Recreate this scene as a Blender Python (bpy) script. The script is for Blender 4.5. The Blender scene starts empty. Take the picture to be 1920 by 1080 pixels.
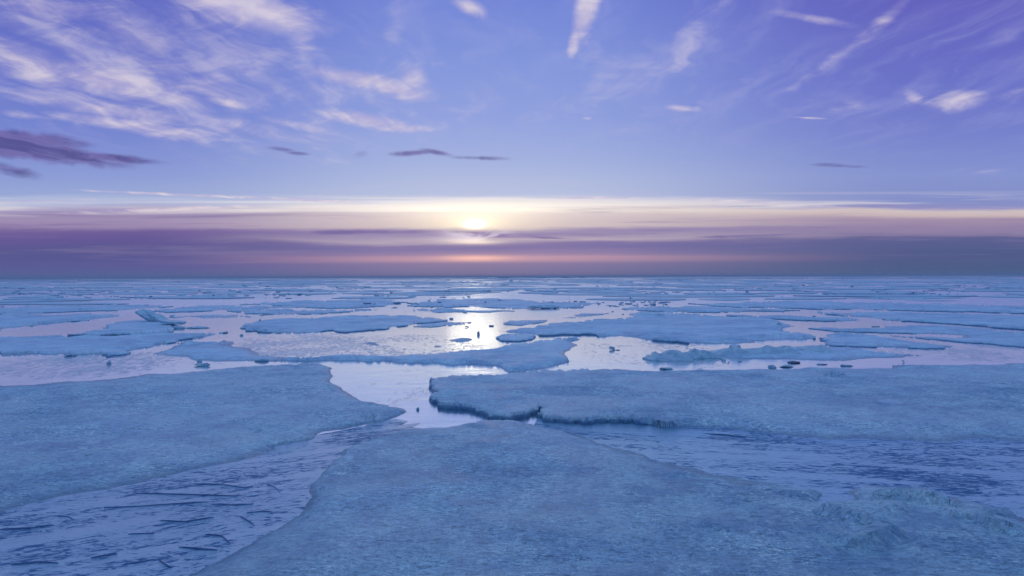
import bpy, bmesh, math, random
import numpy as np
from mathutils import Vector, Matrix, geometry

# ------------------------------------------------------------------ camera
CAM_H = 2.0
FPX = 1280.0                      # focal length for a 1920 px wide frame
pitch = math.atan(21.5 / FPX)
roll = math.atan(7.0 / 1920.0)
Fv = np.array([0.0, math.cos(pitch), -math.sin(pitch)])
R0 = np.array([1.0, 0.0, 0.0])
U0 = np.cross(R0, Fv)
Rv = R0 * math.cos(roll) - U0 * math.sin(roll)
Uv = R0 * math.sin(roll) + U0 * math.cos(roll)
CAM = np.array([0.0, 0.0, CAM_H])

scene = bpy.context.scene
cd = bpy.data.cameras.new('camera')
cam = bpy.data.objects.new('camera', cd)
scene.collection.objects.link(cam)
cd.sensor_width = 36.0
cd.lens = 36.0 * FPX / 1920.0
cd.clip_start = 0.05
cd.clip_end = 60000.0
M = Matrix(((Rv[0], Uv[0], -Fv[0], CAM[0]), (Rv[1], Uv[1], -Fv[1], CAM[1]),
            (Rv[2], Uv[2], -Fv[2], CAM[2]), (0, 0, 0, 1)))
cam.matrix_world = M
scene.camera = cam
scene.view_settings.view_transform = 'Standard'
scene.view_settings.look = 'None'
scene.view_settings.exposure = 0.0
scene.view_settings.gamma = 1.0


def ray(x, y):
    x = np.asarray(x, float); y = np.asarray(y, float)
    return Fv * FPX + Rv * (x[..., None] - 960.0) + Uv * (540.0 - y[..., None])


def ground(x, y, z=0.0):
    d = ray(x, y)
    s = (z - CAM_H) / d[..., 2]
    return CAM[:2] + d[..., :2] * s[..., None]


def pix(gx, gy, z=0.0):
    p = np.stack([gx, gy, np.zeros_like(gx) + z - CAM_H], -1)
    f = p @ Fv
    return 960 + FPX * (p @ Rv) / f, 540 - FPX * (p @ Uv) / f


def hor(x):                        # picture row of the horizon at column x
    return 522.0 - 7.0 * x / 1920.0


def tang(x, y):                    # picture point -> sky tangent coordinates (u, v)
    d = ray(np.array(float(x)), np.array(float(y)))
    return float(d[0] / d[1]), float(d[2] / d[1])


SUN_U, SUN_V = tang(888, 422)
sun_az = math.atan(SUN_U)
sun_el = math.atan(SUN_V * math.cos(sun_az))


def lin(c):
    o = []
    for v in c:
        v = v / 255.0
        o.append(v / 12.92 if v <= 0.04045 else ((v + 0.055) / 1.055) ** 2.4)
    return (o[0], o[1], o[2], 1.0)


# ------------------------------------------------------------------ node helper
class NT:
    def __init__(s, tree):
        s.t = tree; s.n = tree.nodes; s.l = tree.links

    def new(s, typ, **kw):
        nd = s.n.new(typ)
        for k, v in kw.items():
            setattr(nd, k, v)
        return nd

    def put(s, sock, v):
        if isinstance(v, bpy.types.NodeSocket):
            s.l.new(v, sock)
        elif v is not None:
            sock.default_value = v

    def m(s, op, a, b=None, c=None, clamp=False):
        nd = s.new('ShaderNodeMath', operation=op, use_clamp=clamp)
        s.put(nd.inputs[0], a)
        if b is not None: s.put(nd.inputs[1], b)
        if c is not None: s.put(nd.inputs[2], c)
        return nd.outputs[0]

    def vm(s, op, a, b=None, scale=None):
        nd = s.new('ShaderNodeVectorMath', operation=op)
        s.put(nd.inputs[0], a)
        if b is not None: s.put(nd.inputs[1], b)
        if scale is not None: s.put(nd.inputs['Scale'], scale)
        return nd.outputs['Value'] if op in ('LENGTH', 'DISTANCE', 'DOT_PRODUCT') else nd.outputs[0]

    def comb(s, x, y, z=0.0):
        nd = s.new('ShaderNodeCombineXYZ')
        s.put(nd.inputs[0], x); s.put(nd.inputs[1], y); s.put(nd.inputs[2], z)
        return nd.outputs[0]

    def sep(s, v):
        nd = s.new('ShaderNodeSeparateXYZ'); s.put(nd.inputs[0], v)
        return nd.outputs

    def map(s, v, loc=(0, 0, 0), rot=(0, 0, 0), scale=(1, 1, 1), typ='POINT'):
        nd = s.new('ShaderNodeMapping', vector_type=typ)
        s.put(nd.inputs[0], v)
        nd.inputs[1].default_value = loc; nd.inputs[2].default_value = rot; nd.inputs[3].default_value = scale
        return nd.outputs[0]

    def noise(s, v, scale=1.0, detail=4.0, rough=0.5, dist=0.0, lac=2.0, color=False):
        nd = s.new('ShaderNodeTexNoise')
        s.put(nd.inputs['Vector'], v)
        nd.inputs['Scale'].default_value = scale; nd.inputs['Detail'].default_value = detail
        nd.inputs['Roughness'].default_value = rough; nd.inputs['Distortion'].default_value = dist
        nd.inputs['Lacunarity'].default_value = lac
        return nd.outputs['Color'] if color else nd.outputs['Fac']

    def ss(s, v, lo, hi, a=0.0, b=1.0):            # smoothstep remap
        nd = s.new('ShaderNodeMapRange', interpolation_type='SMOOTHSTEP')
        s.put(nd.inputs['Value'], v); s.put(nd.inputs['From Min'], lo); s.put(nd.inputs['From Max'], hi)
        s.put(nd.inputs['To Min'], a); s.put(nd.inputs['To Max'], b)
        return nd.outputs[0]

    def lr(s, v, lo, hi, a=0.0, b=1.0):
        nd = s.new('ShaderNodeMapRange')
        s.put(nd.inputs['Value'], v); s.put(nd.inputs['From Min'], lo); s.put(nd.inputs['From Max'], hi)
        s.put(nd.inputs['To Min'], a); s.put(nd.inputs['To Max'], b)
        return nd.outputs[0]

    def mix(s, f, a, b, blend='MIX'):
        nd = s.new('ShaderNodeMix', data_type='RGBA', blend_type=blend)
        s.put(nd.inputs[0], f); s.put(nd.inputs[6], a); s.put(nd.inputs[7], b)
        return nd.outputs[2]

    def ramp(s, f, stops, interp='LINEAR'):
        nd = s.new('ShaderNodeValToRGB'); s.put(nd.inputs[0], f)
        cr = nd.color_ramp; cr.interpolation = interp
        while len(cr.elements) < len(stops): cr.elements.new(0.5)
        for e, (p, c) in zip(cr.elements, stops):
            e.position = p
        for e, (p, c) in zip(cr.elements, stops):
            e.color = c
        return nd.outputs[0]


# ------------------------------------------------------------------ sky
world = bpy.data.worlds.new('World')
scene.world = world
world.use_nodes = True
world.node_tree.nodes.clear()
W = NT(world.node_tree)
D = W.new('ShaderNodeTexCoord').outputs['Generated']
dx, dy, dz = W.sep(D)
hyp = W.m('SQRT', W.m('ADD', W.m('MULTIPLY', dx, dx), W.m('MULTIPLY', dy, dy)))
den = W.m('MAXIMUM', dy, W.m('MULTIPLY', hyp, 0.5))
den = W.m('MAXIMUM', den, 0.02)
u = W.m('DIVIDE', dx, den)
v = W.m('DIVIDE', W.m('MAXIMUM', dz, 0.0), den)
uv = W.comb(u, v)
uv1 = W.comb(u, v, 1.0)
VM = 0.46


def sky_stops(rows, x):
    out = []
    for y, c in rows:
        vv = tang(x, y)[1]
        out.append((max(0.0, min(1.0, vv / VM)), lin(c)))
    out.sort(key=lambda t: t[0])
    return out


# colours of the evening sky, read in three directions (left, under the sun, right)
left = [(521, (84, 97, 148)), (512, (86, 96, 150)), (500, (88, 90, 150)), (485, (84, 86, 146)), (465, (86, 86, 144)), (448, (98, 86, 150)),
        (438, (112, 94, 154)), (430, (152, 134, 174)), (420, (160, 143, 180)), (408, (146, 132, 176)), (402, (160, 148, 188)), (394, (176, 170, 202)),
        (384, (168, 178, 216)), (376, (178, 188, 220)), (366, (152, 168, 214)), (330, (140, 156, 214)), (250, (118, 134, 208)), (150, (106, 120, 202)), (0, (98, 108, 195))]
cent = [(518, (108, 108, 152)), (505, (116, 114, 160)), (494, (128, 118, 162)), (489, (166, 138, 168)), (482, (176, 144, 172)), (476, (146, 128, 168)), (462, (116, 112, 168)),
        (454, (128, 118, 168)), (447, (186, 172, 190)), (439, (150, 140, 180)), (432, (150, 138, 180)), (427, (206, 190, 194)), (412, (198, 184, 194)), (404, (194, 181, 194)),
        (396, (226, 216, 214)), (382, (224, 219, 223)), (375, (222, 220, 232)), (368, (182, 192, 224)), (350, (176, 188, 223)), (300, (160, 176, 223)),
        (220, (142, 160, 222)), (120, (130, 150, 219)), (0, (113, 133, 214))]
right = [(515, (76, 96, 136)), (500, (74, 92, 134)), (480, (78, 90, 138)), (462, (84, 94, 142)), (450, (92, 96, 146)), (445, (128, 118, 158)), (436, (142, 128, 166)),
         (425, (150, 132, 168)), (408, (166, 146, 172)), (400, (200, 180, 184)), (390, (206, 190, 192)), (384, (150, 148, 196)), (372, (132, 144, 200)),
         (330, (134, 148, 208)), (250, (118, 130, 204)), (150, (106, 114, 199)), (0, (99, 98, 189))]

warp = W.noise(W.comb(W.m('MULTIPLY', u, 2.2), W.m('MULTIPLY', v, 26.0), 3.3), 1.0, 5.0, 0.55)
vw = W.m('ADD', v, W.m('MULTIPLY', W.m('SUBTRACT', warp, 0.5), W.ss(v, 0.15, 0.0, 0.0, 0.026)))
vw = W.m('ADD', v, W.m('MULTIPLY', W.m('SUBTRACT', warp, 0.5), W.m('MULTIPLY', W.ss(v, 0.02, 0.05), W.ss(v, 0.16, 0.12, 0.0, 0.034))))
fv = W.m('DIVIDE', vw, VM)
cl = W.ramp(fv, sky_stops(left, 100))
cc = W.ramp(fv, sky_stops(cent, 960))
cr_ = W.ramp(fv, sky_stops(right, 1820))
du = W.m('SUBTRACT', u, SUN_U)
wl = W.ss(du, -0.05, -0.50)
wr = W.ss(du, 0.08, 0.66)
base = W.mix(wl, cc, cl)
base = W.mix(wr, base, cr_)

# horizontal streaks in the low cloud deck
st = W.noise(W.comb(W.m('MULTIPLY', u, 3.0), W.m('MULTIPLY', v, 95.0), 8.1), 1.0, 6.0, 0.62, 0.35)
deck = W.m('MULTIPLY', W.ss(v, 0.045, 0.06), W.ss(v, 0.118, 0.10))
base = W.mix(W.m('MULTIPLY', W.m('MULTIPLY', W.ss(st, 0.52, 0.72), deck), 0.55), base, lin((118, 100, 158)))
st2 = W.noise(W.comb(W.m('MULTIPLY', u, 2.0), W.m('MULTIPLY', v, 110.0), 21.0), 1.0, 6.0, 0.6, 0.5)
deck2 = W.m('MULTIPLY', W.ss(v, 0.085, 0.10), W.ss(v, 0.124, 0.112))
base = W.mix(W.m('MULTIPLY', W.m('MULTIPLY', W.ss(st2, 0.45, 0.7), deck2), 0.7), base, lin((236, 228, 228)))
st3 = W.noise(W.comb(W.m('MULTIPLY', u, 1.6), W.m('MULTIPLY', v, 70.0), 41.0), 1.0, 6.0, 0.6, 0.5)
deck3 = W.m('MULTIPLY', W.ss(v, 0.005, 0.02), W.ss(v, 0.06, 0.05))
base = W.mix(W.m('MULTIPLY', W.m('MULTIPLY', W.ss(st3, 0.45, 0.75), deck3), 0.22), base, lin((112, 98, 158)))
base = W.mix(W.m('MULTIPLY', W.m('MULTIPLY', W.ss(st, 0.50, 0.68), W.m('MULTIPLY', W.ss(v, 0.012, 0.03), W.ss(v, 0.075, 0.06))), 0.28), base, lin((150, 134, 174)))

# zenith and the darker half of the sky away from the sun
base = W.mix(W.ss(v, 0.42, 1.2), base, lin((152, 190, 238)))
base = W.mix(W.ss(dy, 0.45, -0.5, 0.0, 0.75), base, lin((86, 128, 180)))

# cirrus: noise laid on a level cloud sheet, so that streaks converge on the horizon
vs = W.m('ADD', v, 0.03)
pl = W.comb(W.m('DIVIDE', u, vs), W.m('DIVIDE', 1.0, vs))
wrp = W.vm('SCALE', W.vm('SUBTRACT', W.noise(pl, 1.6, 3.0, 0.5, color=True), (0.5, 0.5, 0.5)), scale=0.55)
plw = W.vm('ADD', pl, wrp)
nz = W.noise(W.map(plw, scale=(5.0, 1.5, 1.0)), 1.0, 6.0, 0.58, 0.25)
nz2 = W.noise(W.comb(W.m('MULTIPLY', u, 9.0), W.m('MULTIPLY', v, 26.0), 5.0), 1.0, 6.0, 0.6, 0.8)
nn = W.m('ADD', W.m('MULTIPLY', nz, 0.5), W.m('MULTIPLY', nz2, 0.5))


def blobs(lst, ext=1.5):
    acc = None
    for (cx, cy, rx, ry, ang, stg) in lst:
        uu, vv = tang(cx, cy)
        co, si = math.cos(-math.radians(ang)), math.sin(-math.radians(ang))
        a_, b_ = rx / FPX, ry / FPX
        p = W.vm('DOT_PRODUCT', uv1, (co / a_, si / a_, -(uu * co + vv * si) / a_))
        q = W.vm('DOT_PRODUCT', uv1, (-si / b_, co / b_, -(-uu * si + vv * co) / b_))
        f = W.m('MULTIPLY', W.ss(W.m('SQRT', W.m('MULTIPLY_ADD', p, p, W.m('MULTIPLY', q, q))), ext, 0.0), stg)
        acc = f if acc is None else W.m('MAXIMUM', acc, f)
    return acc


light_clouds = [
    (80, 12, 110, 26, 14, .75), (250, 62, 85, 34, 28, .7), (470, 22, 120, 26, 12, 1.15), (565, 65, 24, 52, -14, .7),
    (350, 35, 28, 26, 30, .5), (60, 120, 120, 34, 24, .85), (210, 155, 160, 26, 12, 1.0), (390, 165, 100, 20, 14, .75), (425, 192, 42, 8, 10, .95),
    (420, 148, 34, 12, 12, .7), (670, 148, 95, 15, 10, 1.1), (745, 168, 60, 16, 14, 1.0), (775, 150, 26, 34, -24, .8), (735, 75, 22, 60, 8, .4),
    (690, 225, 75, 12, 10, 1.05), (745, 240, 48, 7, 2, 1.0), (200, 205, 150, 16, 10, .9), (230, 232, 120, 12, 8, .95), (330, 250, 75, 12, 6, .9),
    (540, 232, 80, 8, 12, .7), (470, 240, 95, 18, 10, .6), (560, 256, 70, 9, 5, .55), (835, 205, 45, 11, 5, .45), (880, 15, 26, 12, 22, 1.0),
    (1098, 22, 16, 52, 16, 1.25), (1078, 72, 9, 30, 12, 1.1), (1085, 140, 26, 50, 0, .35), (1290, 80, 30, 90, 22, .38), (1340, 20, 60, 14, -40, .35),
    (1530, 36, 60, 8, 10, .7), (1672, 24, 66, 12, -42, .62), (1580, 100, 140, 12, -37, .5), (1278, 203, 26, 5, 4, 1.0), (1303, 203, 10, 4, 0, .7),
    (1715, 184, 22, 10, 35, .55), (1798, 190, 44, 18, -4, .8), (1760, 196, 50, 12, 0, .55), (1900, 182, 32, 16, -8, .5), (1100, 222, 9, 2.5, 0, .8),
    (1515, 221, 30, 1.6, 3, .9), (1455, 200, 30, 10, 10, .42), (1565, 198, 50, 16, 0, .42), (1395, 148, 22, 8, 0, .45),
    (340, 365, 150, 2.2, 2.6, 1.25), (580, 375, 110, 2.4, 3, 1.1), (60, 377, 130, 3.5, -1, .8), (330, 392, 150, 3.5, -2, .8), (1110, 371, 90, 2.2, 0, 1.1), (1400, 379, 120, 2.4, 3, .9),
    (250, 110, 400, 120, 14, .52), (640, 150, 260, 90, 8, .42), (1150, 150, 220, 120, -10, .28), (1750, 120, 260, 120, -25, .2), (40, 215, 40, 8, 6, .6), (1815, 322, 60, 8, 0, .4), (980, 215, 45, 10, -6, .35)]
fa = blobs(light_clouds, 2.3)
da = W.m('SUBTRACT', W.m('ADD', fa, W.m('MULTIPLY', W.m('SUBTRACT', nn, 0.5), 1.9)), 0.24)
da = W.m('MULTIPLY', W.ss(da, -0.05, 0.95), W.ss(fa, 0.02, 0.35))
lightc = W.mix(W.ss(nn, 0.42, 0.62), lin((186, 178, 216)), lin((232, 219, 224)))
sky = W.mix(W.m('MULTIPLY', da, 0.82), base, lightc)
veil = W.m('MULTIPLY', W.ss(nz, 0.40, 0.72), W.m('MULTIPLY', W.ss(v, 0.14, 0.26), 0.26))
sky = W.mix(veil, sky, lin((168, 172, 222)))
dark_clouds = [
    (40, 262, 170, 18, 4, 1.2), (70, 284, 180, 22, 7, 1.4), (190, 294, 120, 10, 6, 1.2), (20, 318, 90, 14, 14, .9), (528, 279, 40, 6, 8, .9), (560, 287, 34, 5, 6, .8),
    (780, 286, 50, 7, -4, 1.05), (822, 286, 46, 7, 12, 1.05), (890, 296, 75, 6, 2, 1.0), (1580, 311, 75, 5.5, 3, .75), (120, 346, 60, 5, 4, .5), (672, 288, 42, 12, 0, .4),
    (460, 252, 60, 8, 12, .6), (1840, 378, 90, 3, 0, .6), (620, 409, 55, 3, 4, .7), (700, 435, 330, 5, 0, .85), (900, 440, 130, 8, 2, 1.0), (1030, 446, 70, 3, 3, .8),
    (1400, 442, 170, 3.5, -1.5, .95), (1600, 438, 130, 2.5, 0, .75), (1450, 427, 60, 3, -6, .6), (1880, 438, 50, 2, 0, .6)]
fb = blobs(dark_clouds, 1.7)
db = W.m('SUBTRACT', W.m('ADD', fb, W.m('MULTIPLY', W.m('SUBTRACT', nz2, 0.5), 1.7)), 0.36)
db = W.m('MULTIPLY', W.ss(db, 0.0, 0.75), W.ss(fb, 0.05, 0.35))
darkc = W.mix(W.ss(v, 0.08, 0.14), lin((112, 98, 160)), W.mix(W.ss(nz, 0.4, 0.62), lin((80, 74, 138)), lin((112, 102, 166))))
sky = W.mix(W.m('MULTIPLY', db, 0.88), sky, darkc)

# glow of the veiled sun: bright above the dark bar, once more below it, and the peach band
def gauss(cx, cy, rx, ry):
    uu, vv = tang(cx, cy)
    p = W.map(uv, (uu, vv, 0), (0, 0, 0), (rx / FPX, ry / FPX, 1.0), 'TEXTURE')
    l = W.vm('LENGTH', p)
    return W.m('EXPONENT', W.m('MULTIPLY', W.m('MULTIPLY', l, l), -1.0))


def addc(f, k, col):
    global sky
    c = [x * k for x in col]
    sky = W.mix(f, sky, (c[0], c[1], c[2], 1.0), 'ADD')


above = W.ss(vw, SUN_V - 0.010, SUN_V - 0.003)
core = W.m('MULTIPLY', gauss(890, 420, 14, 6), above)
addc(core, 4.0, (1.0, 0.86, 0.52))
addc(W.m('MULTIPLY', gauss(890, 418, 44, 13), above), 0.30, (1.0, 0.88, 0.42))
addc(W.m('MULTIPLY', gauss(890, 415, 110, 24), W.ss(vw, SUN_V - 0.012, SUN_V - 0.002)), 0.32, (1.0, 0.88, 0.36))
addc(W.m('MULTIPLY', gauss(888, 392, 210, 14), 1.0), 0.20, (1.0, 0.95, 0.7))
addc(gauss(890, 402, 360, 17), 0.15, (1.0, 0.88, 0.50))
addc(gauss(893, 454, 48, 4.5), 0.55, (1.0, 0.85, 0.45))
addc(W.m('MULTIPLY', gauss(893, 440, 60, 10), W.ss(nz2, 0.5, 0.66)), 0.7, (1.0, 0.9, 0.75))
addc(gauss(893, 484, 60, 5.5), 0.42, (1.0, 0.50, 0.12))
addc(gauss(893, 484, 240, 5.5), 0.10, (1.0, 0.40, 0.12))

nish = W.new('ShaderNodeTexSky', sky_type='NISHITA')
nish.sun_disc = False
nish.sun_elevation = sun_el
nish.sun_rotation = sun_az
bg = W.new('ShaderNodeBackground'); W.put(bg.inputs[0], sky); bg.inputs[1].default_value = 1.0
bg2 = W.new('ShaderNodeBackground'); W.put(bg2.inputs[0], nish.outputs[0]); bg2.inputs[1].default_value = 0.001
ad = W.new('ShaderNodeAddShader'); W.put(ad.inputs[0], bg.outputs[0]); W.put(ad.inputs[1], bg2.outputs[0])
wo = W.new('ShaderNodeOutputWorld'); W.put(wo.inputs[0], ad.outputs[0])

# ------------------------------------------------------------------ sun
sl = bpy.data.lights.new('sun', 'SUN')
sl.energy = 0.005
sl.angle = math.radians(4.5)
sl.color = (1.0, 0.86, 0.66)
so = bpy.data.objects.new('sun', sl)
scene.collection.objects.link(so)
sd = Vector((math.sin(sun_az) * math.cos(sun_el), math.cos(sun_az) * math.cos(sun_el), math.sin(sun_el)))
so.rotation_euler = sd.to_track_quat('Z', 'Y').to_euler()
so.location = (0, 0, 40)


# ------------------------------------------------------------------ materials
def new_mat(name):
    mt = bpy.data.materials.new(name); mt.use_nodes = True
    mt.node_tree.nodes.clear()
    return mt, NT(mt.node_tree)


def world_pos(N):
    return N.new('ShaderNodeNewGeometry').outputs['Position']


def wmask(N, P, lst):
    """ellipses on the water, given as picture centre and half axes, built as ground ellipses"""
    acc = None
    for (cx, cy, rx, ry, stg) in lst:
        c = ground(np.array(float(cx)), np.array(float(cy)))
        e = ground(np.array(float(cx + rx)), np.array(float(cy)))
        t = ground(np.array(float(cx)), np.array(float(cy - ry)))
        b_ = ground(np.array(float(cx)), np.array(float(cy + ry)))
        cy2 = (t[1] + b_[1]) / 2; cx2 = (t[0] + b_[0]) / 2
        p = N.map(P, (cx2, cy2, 0), (0, 0, 0), (e[0] - c[0], (t[1] - b_[1]) / 2, 1e6), 'TEXTURE')
        f = N.ss(N.vm('LENGTH', p), 1.25, 0.5, 0.0, stg)
        acc = f if acc is None else N.m('MAXIMUM', acc, f)
    return acc


def ice_material(name, ca, cb, frost=1.0, bump=1.0, rough=(0.42, 0.66), scale=1.0, streak=1.0, zones=None, face=0.75):
    mt, N = new_mat(name)
    P = world_pos(N)
    z = N.sep(P)[2]
    big = N.noise(P, 0.35 * scale, 5.0, 0.6, 0.6)
    mid = N.noise(P, 2.2 * scale, 7.0, 0.62, 0.4)
    col = N.mix(N.ss(big, 0.34, 0.66), ca, cb)
    col = N.mix(N.m('MULTIPLY', N.ss(mid, 0.40, 0.66), 0.5), col, tuple(min(1, c * 1.42) for c in cb[:3]) + (1,))
    crys = N.noise(N.map(P, rot=(0, 0, 0.5), scale=(9, 22, 9)), 1.5 * scale, 8.0, 0.74, 1.1)
    crys2 = N.noise(N.map(P, rot=(0, 0, -0.6), scale=(24, 10, 9)), 1.9 * scale, 6.0, 0.7, 1.4)
    patch = N.ss(N.noise(P, 0.8 * scale, 4.0, 0.6, 0.8), 0.40, 0.60, 0.25, 1.0)
    fr = N.m('MAXIMUM', N.ss(crys, 0.54, 0.61), N.ss(crys2, 0.55, 0.62))
    fr = N.m('MULTIPLY', fr, N.m('MULTIPLY', N.ss(mid, 0.35, 0.60, 0.2, 1.0), 0.72 * frost), clamp=True)
    fr = N.m('MULTIPLY', fr, patch)
    col = N.mix(fr, col, lin((236, 246, 252)))
    dk = N.m('MULTIPLY', N.ss(crys, 0.49, 0.40), 0.34 * frost)
    col = N.mix(dk, col, tuple(c * 0.5 for c in ca[:3]) + (1,))
    grain = N.m('MULTIPLY', N.lr(crys, 0.40, 0.60, 1.0 - 0.26 * min(1.0, frost), 1.0 + 0.22 * min(1.0, frost)), N.lr(crys2, 0.42, 0.58, 1.0 - 0.14 * min(1.0, frost), 1.0 + 0.12 * min(1.0, frost)))
    calm = N.ss(N.noise(N.map(P, scale=(0.55, 0.8, 1)), 1.0 * scale, 5.0, 0.62, 1.0), 0.40, 0.58)
    grain = N.m('ADD', 1.0, N.m('MULTIPLY', N.m('SUBTRACT', grain, 1.0), N.lr(calm, 0, 1, 1.15, 0.35)))
    col = N.vm('MULTIPLY', col, N.comb(grain, grain, N.m('POWER', grain, 0.8)))
    # blown frost patches, long across the view
    fp = N.noise(N.map(P, scale=(0.5, 0.85, 1)), 0.55, 8.0, 0.72, 0.8)
    col = N.mix(N.m('MULTIPLY', N.m('MULTIPLY', N.ss(fp, 0.50, 0.58), N.ss(crys, 0.44, 0.58, 0.3, 1.0)), 0.42 * streak), col, lin((206, 230, 242)))
    if zones:
        zn = wmask(N, P, zones)
        sc = N.noise(N.map(P, rot=(0, 0, 0.3), scale=(5.5, 3.2, 1)), 1.6, 8.0, 0.78, 1.0)
        col = N.mix(N.m('MULTIPLY', N.ss(sc, 0.50, 0.57), N.m('MULTIPLY', zn, 0.8)), col, lin((216, 238, 248)))
    wet = N.ss(z, 0.035, 0.002)
    col = N.mix(N.m('MULTIPLY', wet, 0.55), col, lin((84, 128, 160)))
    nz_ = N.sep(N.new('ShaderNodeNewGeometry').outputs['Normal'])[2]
    col = N.mix(N.m('MULTIPLY', N.ss(nz_, 0.62, 0.25), face), col, lin((74, 118, 156)))   # steep faces: bare ice tone that also paints in their shade
    b = N.new('ShaderNodeBsdfPrincipled')
    N.put(b.inputs['Base Color'], col)
    rg = N.lr(mid, 0.3, 0.7, rough[0], rough[1])
    N.put(b.inputs['Roughness'], N.m('SUBTRACT', N.m('SUBTRACT', rg, N.m('MULTIPLY', calm, 0.16)), N.m('MULTIPLY', wet, 0.22)))
    b.inputs['IOR'].default_value = 1.31
    N.put(b.inputs['Specular IOR Level'], N.lr(calm, 0, 1, 0.3, 0.55))
    h = N.m('ADD', N.m('MULTIPLY', mid, 0.030), N.m('MULTIPLY', crys, 0.022))
    h = N.m('ADD', h, N.m('MULTIPLY', crys2, 0.018))
    h = N.m('ADD', h, N.m('MULTIPLY', N.noise(P, 7.0 * scale, 5.0, 0.6), 0.012))
    bp = N.new('ShaderNodeBump'); bp.inputs['Distance'].default_value = 1.0; bp.inputs['Strength'].default_value = bump
    N.put(bp.inputs['Height'], h)
    N.put(b.inputs['Normal'], bp.outputs[0])
    o = N.new('ShaderNodeOutputMaterial'); N.put(o.inputs[0], b.outputs[0])
    return mt


ICE_A = lin((132, 173, 208)); ICE_B = lin((178, 210, 236))
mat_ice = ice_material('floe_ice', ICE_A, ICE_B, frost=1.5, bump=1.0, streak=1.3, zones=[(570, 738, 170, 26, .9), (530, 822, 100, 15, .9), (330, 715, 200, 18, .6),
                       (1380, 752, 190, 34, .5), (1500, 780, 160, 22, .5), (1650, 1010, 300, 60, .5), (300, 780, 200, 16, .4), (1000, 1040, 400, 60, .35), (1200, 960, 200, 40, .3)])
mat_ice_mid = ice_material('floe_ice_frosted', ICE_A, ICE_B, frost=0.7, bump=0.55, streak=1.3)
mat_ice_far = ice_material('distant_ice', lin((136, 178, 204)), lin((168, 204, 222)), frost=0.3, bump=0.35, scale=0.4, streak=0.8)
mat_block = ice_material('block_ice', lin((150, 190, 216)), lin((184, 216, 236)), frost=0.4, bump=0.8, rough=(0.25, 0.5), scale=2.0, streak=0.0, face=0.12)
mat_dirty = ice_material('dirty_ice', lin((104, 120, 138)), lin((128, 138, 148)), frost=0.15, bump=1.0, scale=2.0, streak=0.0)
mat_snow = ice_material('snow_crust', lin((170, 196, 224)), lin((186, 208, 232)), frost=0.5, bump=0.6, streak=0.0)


def water_shader(N, P, refl_mask, dark, pale, pale_f, height, bumpk, rough, kref=1.35, ior=2.1, tint=(0.92, 0.98, 1.0, 1)):
    """dark water or clear young ice: mirror sheen that grows at grazing angles over a dim body colour"""
    bp = N.new('ShaderNodeBump'); bp.inputs['Distance'].default_value = 1.0; bp.inputs['Strength'].default_value = bumpk
    N.put(bp.inputs['Height'], height)
    fr = N.new('ShaderNodeFresnel'); fr.inputs[0].default_value = ior; N.put(fr.inputs[1], bp.outputs[0])
    g = N.new('ShaderNodeBsdfGlossy', distribution='MULTI_GGX'); N.put(g.inputs['Color'], tint); N.put(g.inputs['Roughness'], rough)
    N.put(g.inputs['Normal'], bp.outputs[0])
    df = N.new('ShaderNodeBsdfDiffuse'); N.put(df.inputs[0], N.mix(pale_f, dark, pale)); N.put(df.inputs['Normal'], bp.outputs[0])
    fac = N.m('MULTIPLY', N.m('MULTIPLY', fr.outputs[0], kref), refl_mask, clamp=True)
    mx = N.new('ShaderNodeMixShader'); N.put(mx.inputs[0], fac); N.put(mx.inputs[1], df.outputs[0]); N.put(mx.inputs[2], g.outputs[0])
    o = N.new('ShaderNodeOutputMaterial'); N.put(o.inputs[0], mx.outputs[0])


mat_water, N = new_mat('cold_water')
P = world_pos(N)
fbrk = N.noise(N.map(P, scale=(0.02, 0.012, 1)), 1.0, 4.0, 0.6)
speck_zone = wmask(N, P, [(150, 686, 260, 24, .9), (560, 650, 170, 24, .95), (760, 650, 150, 22, .55), (1230, 665, 150, 30, .35), (1800, 660, 180, 18, .5),
                          (420, 668, 150, 12, .6), (1700, 638, 140, 9, .4), (500, 557, 160, 7, .8), (1120, 552, 160, 8, .7), (250, 552, 240, 14, .6),
                          (740, 730, 120, 46, .1), (1650, 560, 240, 14, .6)])
speck_zone = N.m('MAXIMUM', speck_zone, N.m('MULTIPLY', N.ss(N.sep(P)[1], 36.0, 60.0), N.ss(fbrk, 0.40, 0.60)))
sn = N.noise(N.map(P, scale=(7.0, 1.9, 1)), 1.3, 9.0, 0.80, 0.5)
sn2 = N.noise(N.map(P, scale=(0.5, 0.35, 1)), 1.0, 5.0, 0.6, 0.6)
thr = N.m('ADD', sn, N.m('MULTIPLY', N.m('SUBTRACT', sn2, 0.5), 0.45))
speck = N.m('MULTIPLY', N.ss(N.m('ADD', thr, N.m('MULTIPLY', speck_zone, 0.115)), 0.59, 0.64), N.ss(speck_zone, 0.02, 0.3))
dash = N.ss(N.noise(N.map(P, scale=(1.1, 3.2, 1)), 2.4, 8.0, 0.7, 0.9), 0.62, 0.70)
far = N.ss(N.sep(P)[1], 20.0, 60.0, 1.0, 0.25)
refl = N.m('SUBTRACT', 1.0, N.m('MULTIPLY', speck, 0.62))
refl = N.m('SUBTRACT', refl, N.m('MULTIPLY', N.m('MULTIPLY', dash, far), 0.35), clamp=True)
hh = N.m('ADD', N.m('MULTIPLY', N.noise(N.map(P, scale=(1, 1.6, 1)), 1.4, 4.0, 0.5), 0.010), N.m('MULTIPLY', N.noise(P, 9.0, 5.0, 0.6), 0.0035))
hh = N.m('ADD', hh, N.m('MULTIPLY', speck, 0.012))
hh = N.m('ADD', hh, N.m('MULTIPLY', N.noise(N.map(P, scale=(1, 0.5, 1)), 5.0, 5.0, 0.6), N.ss(N.sep(P)[1], 12.0, 60.0, 0.0, 0.05)))
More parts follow.
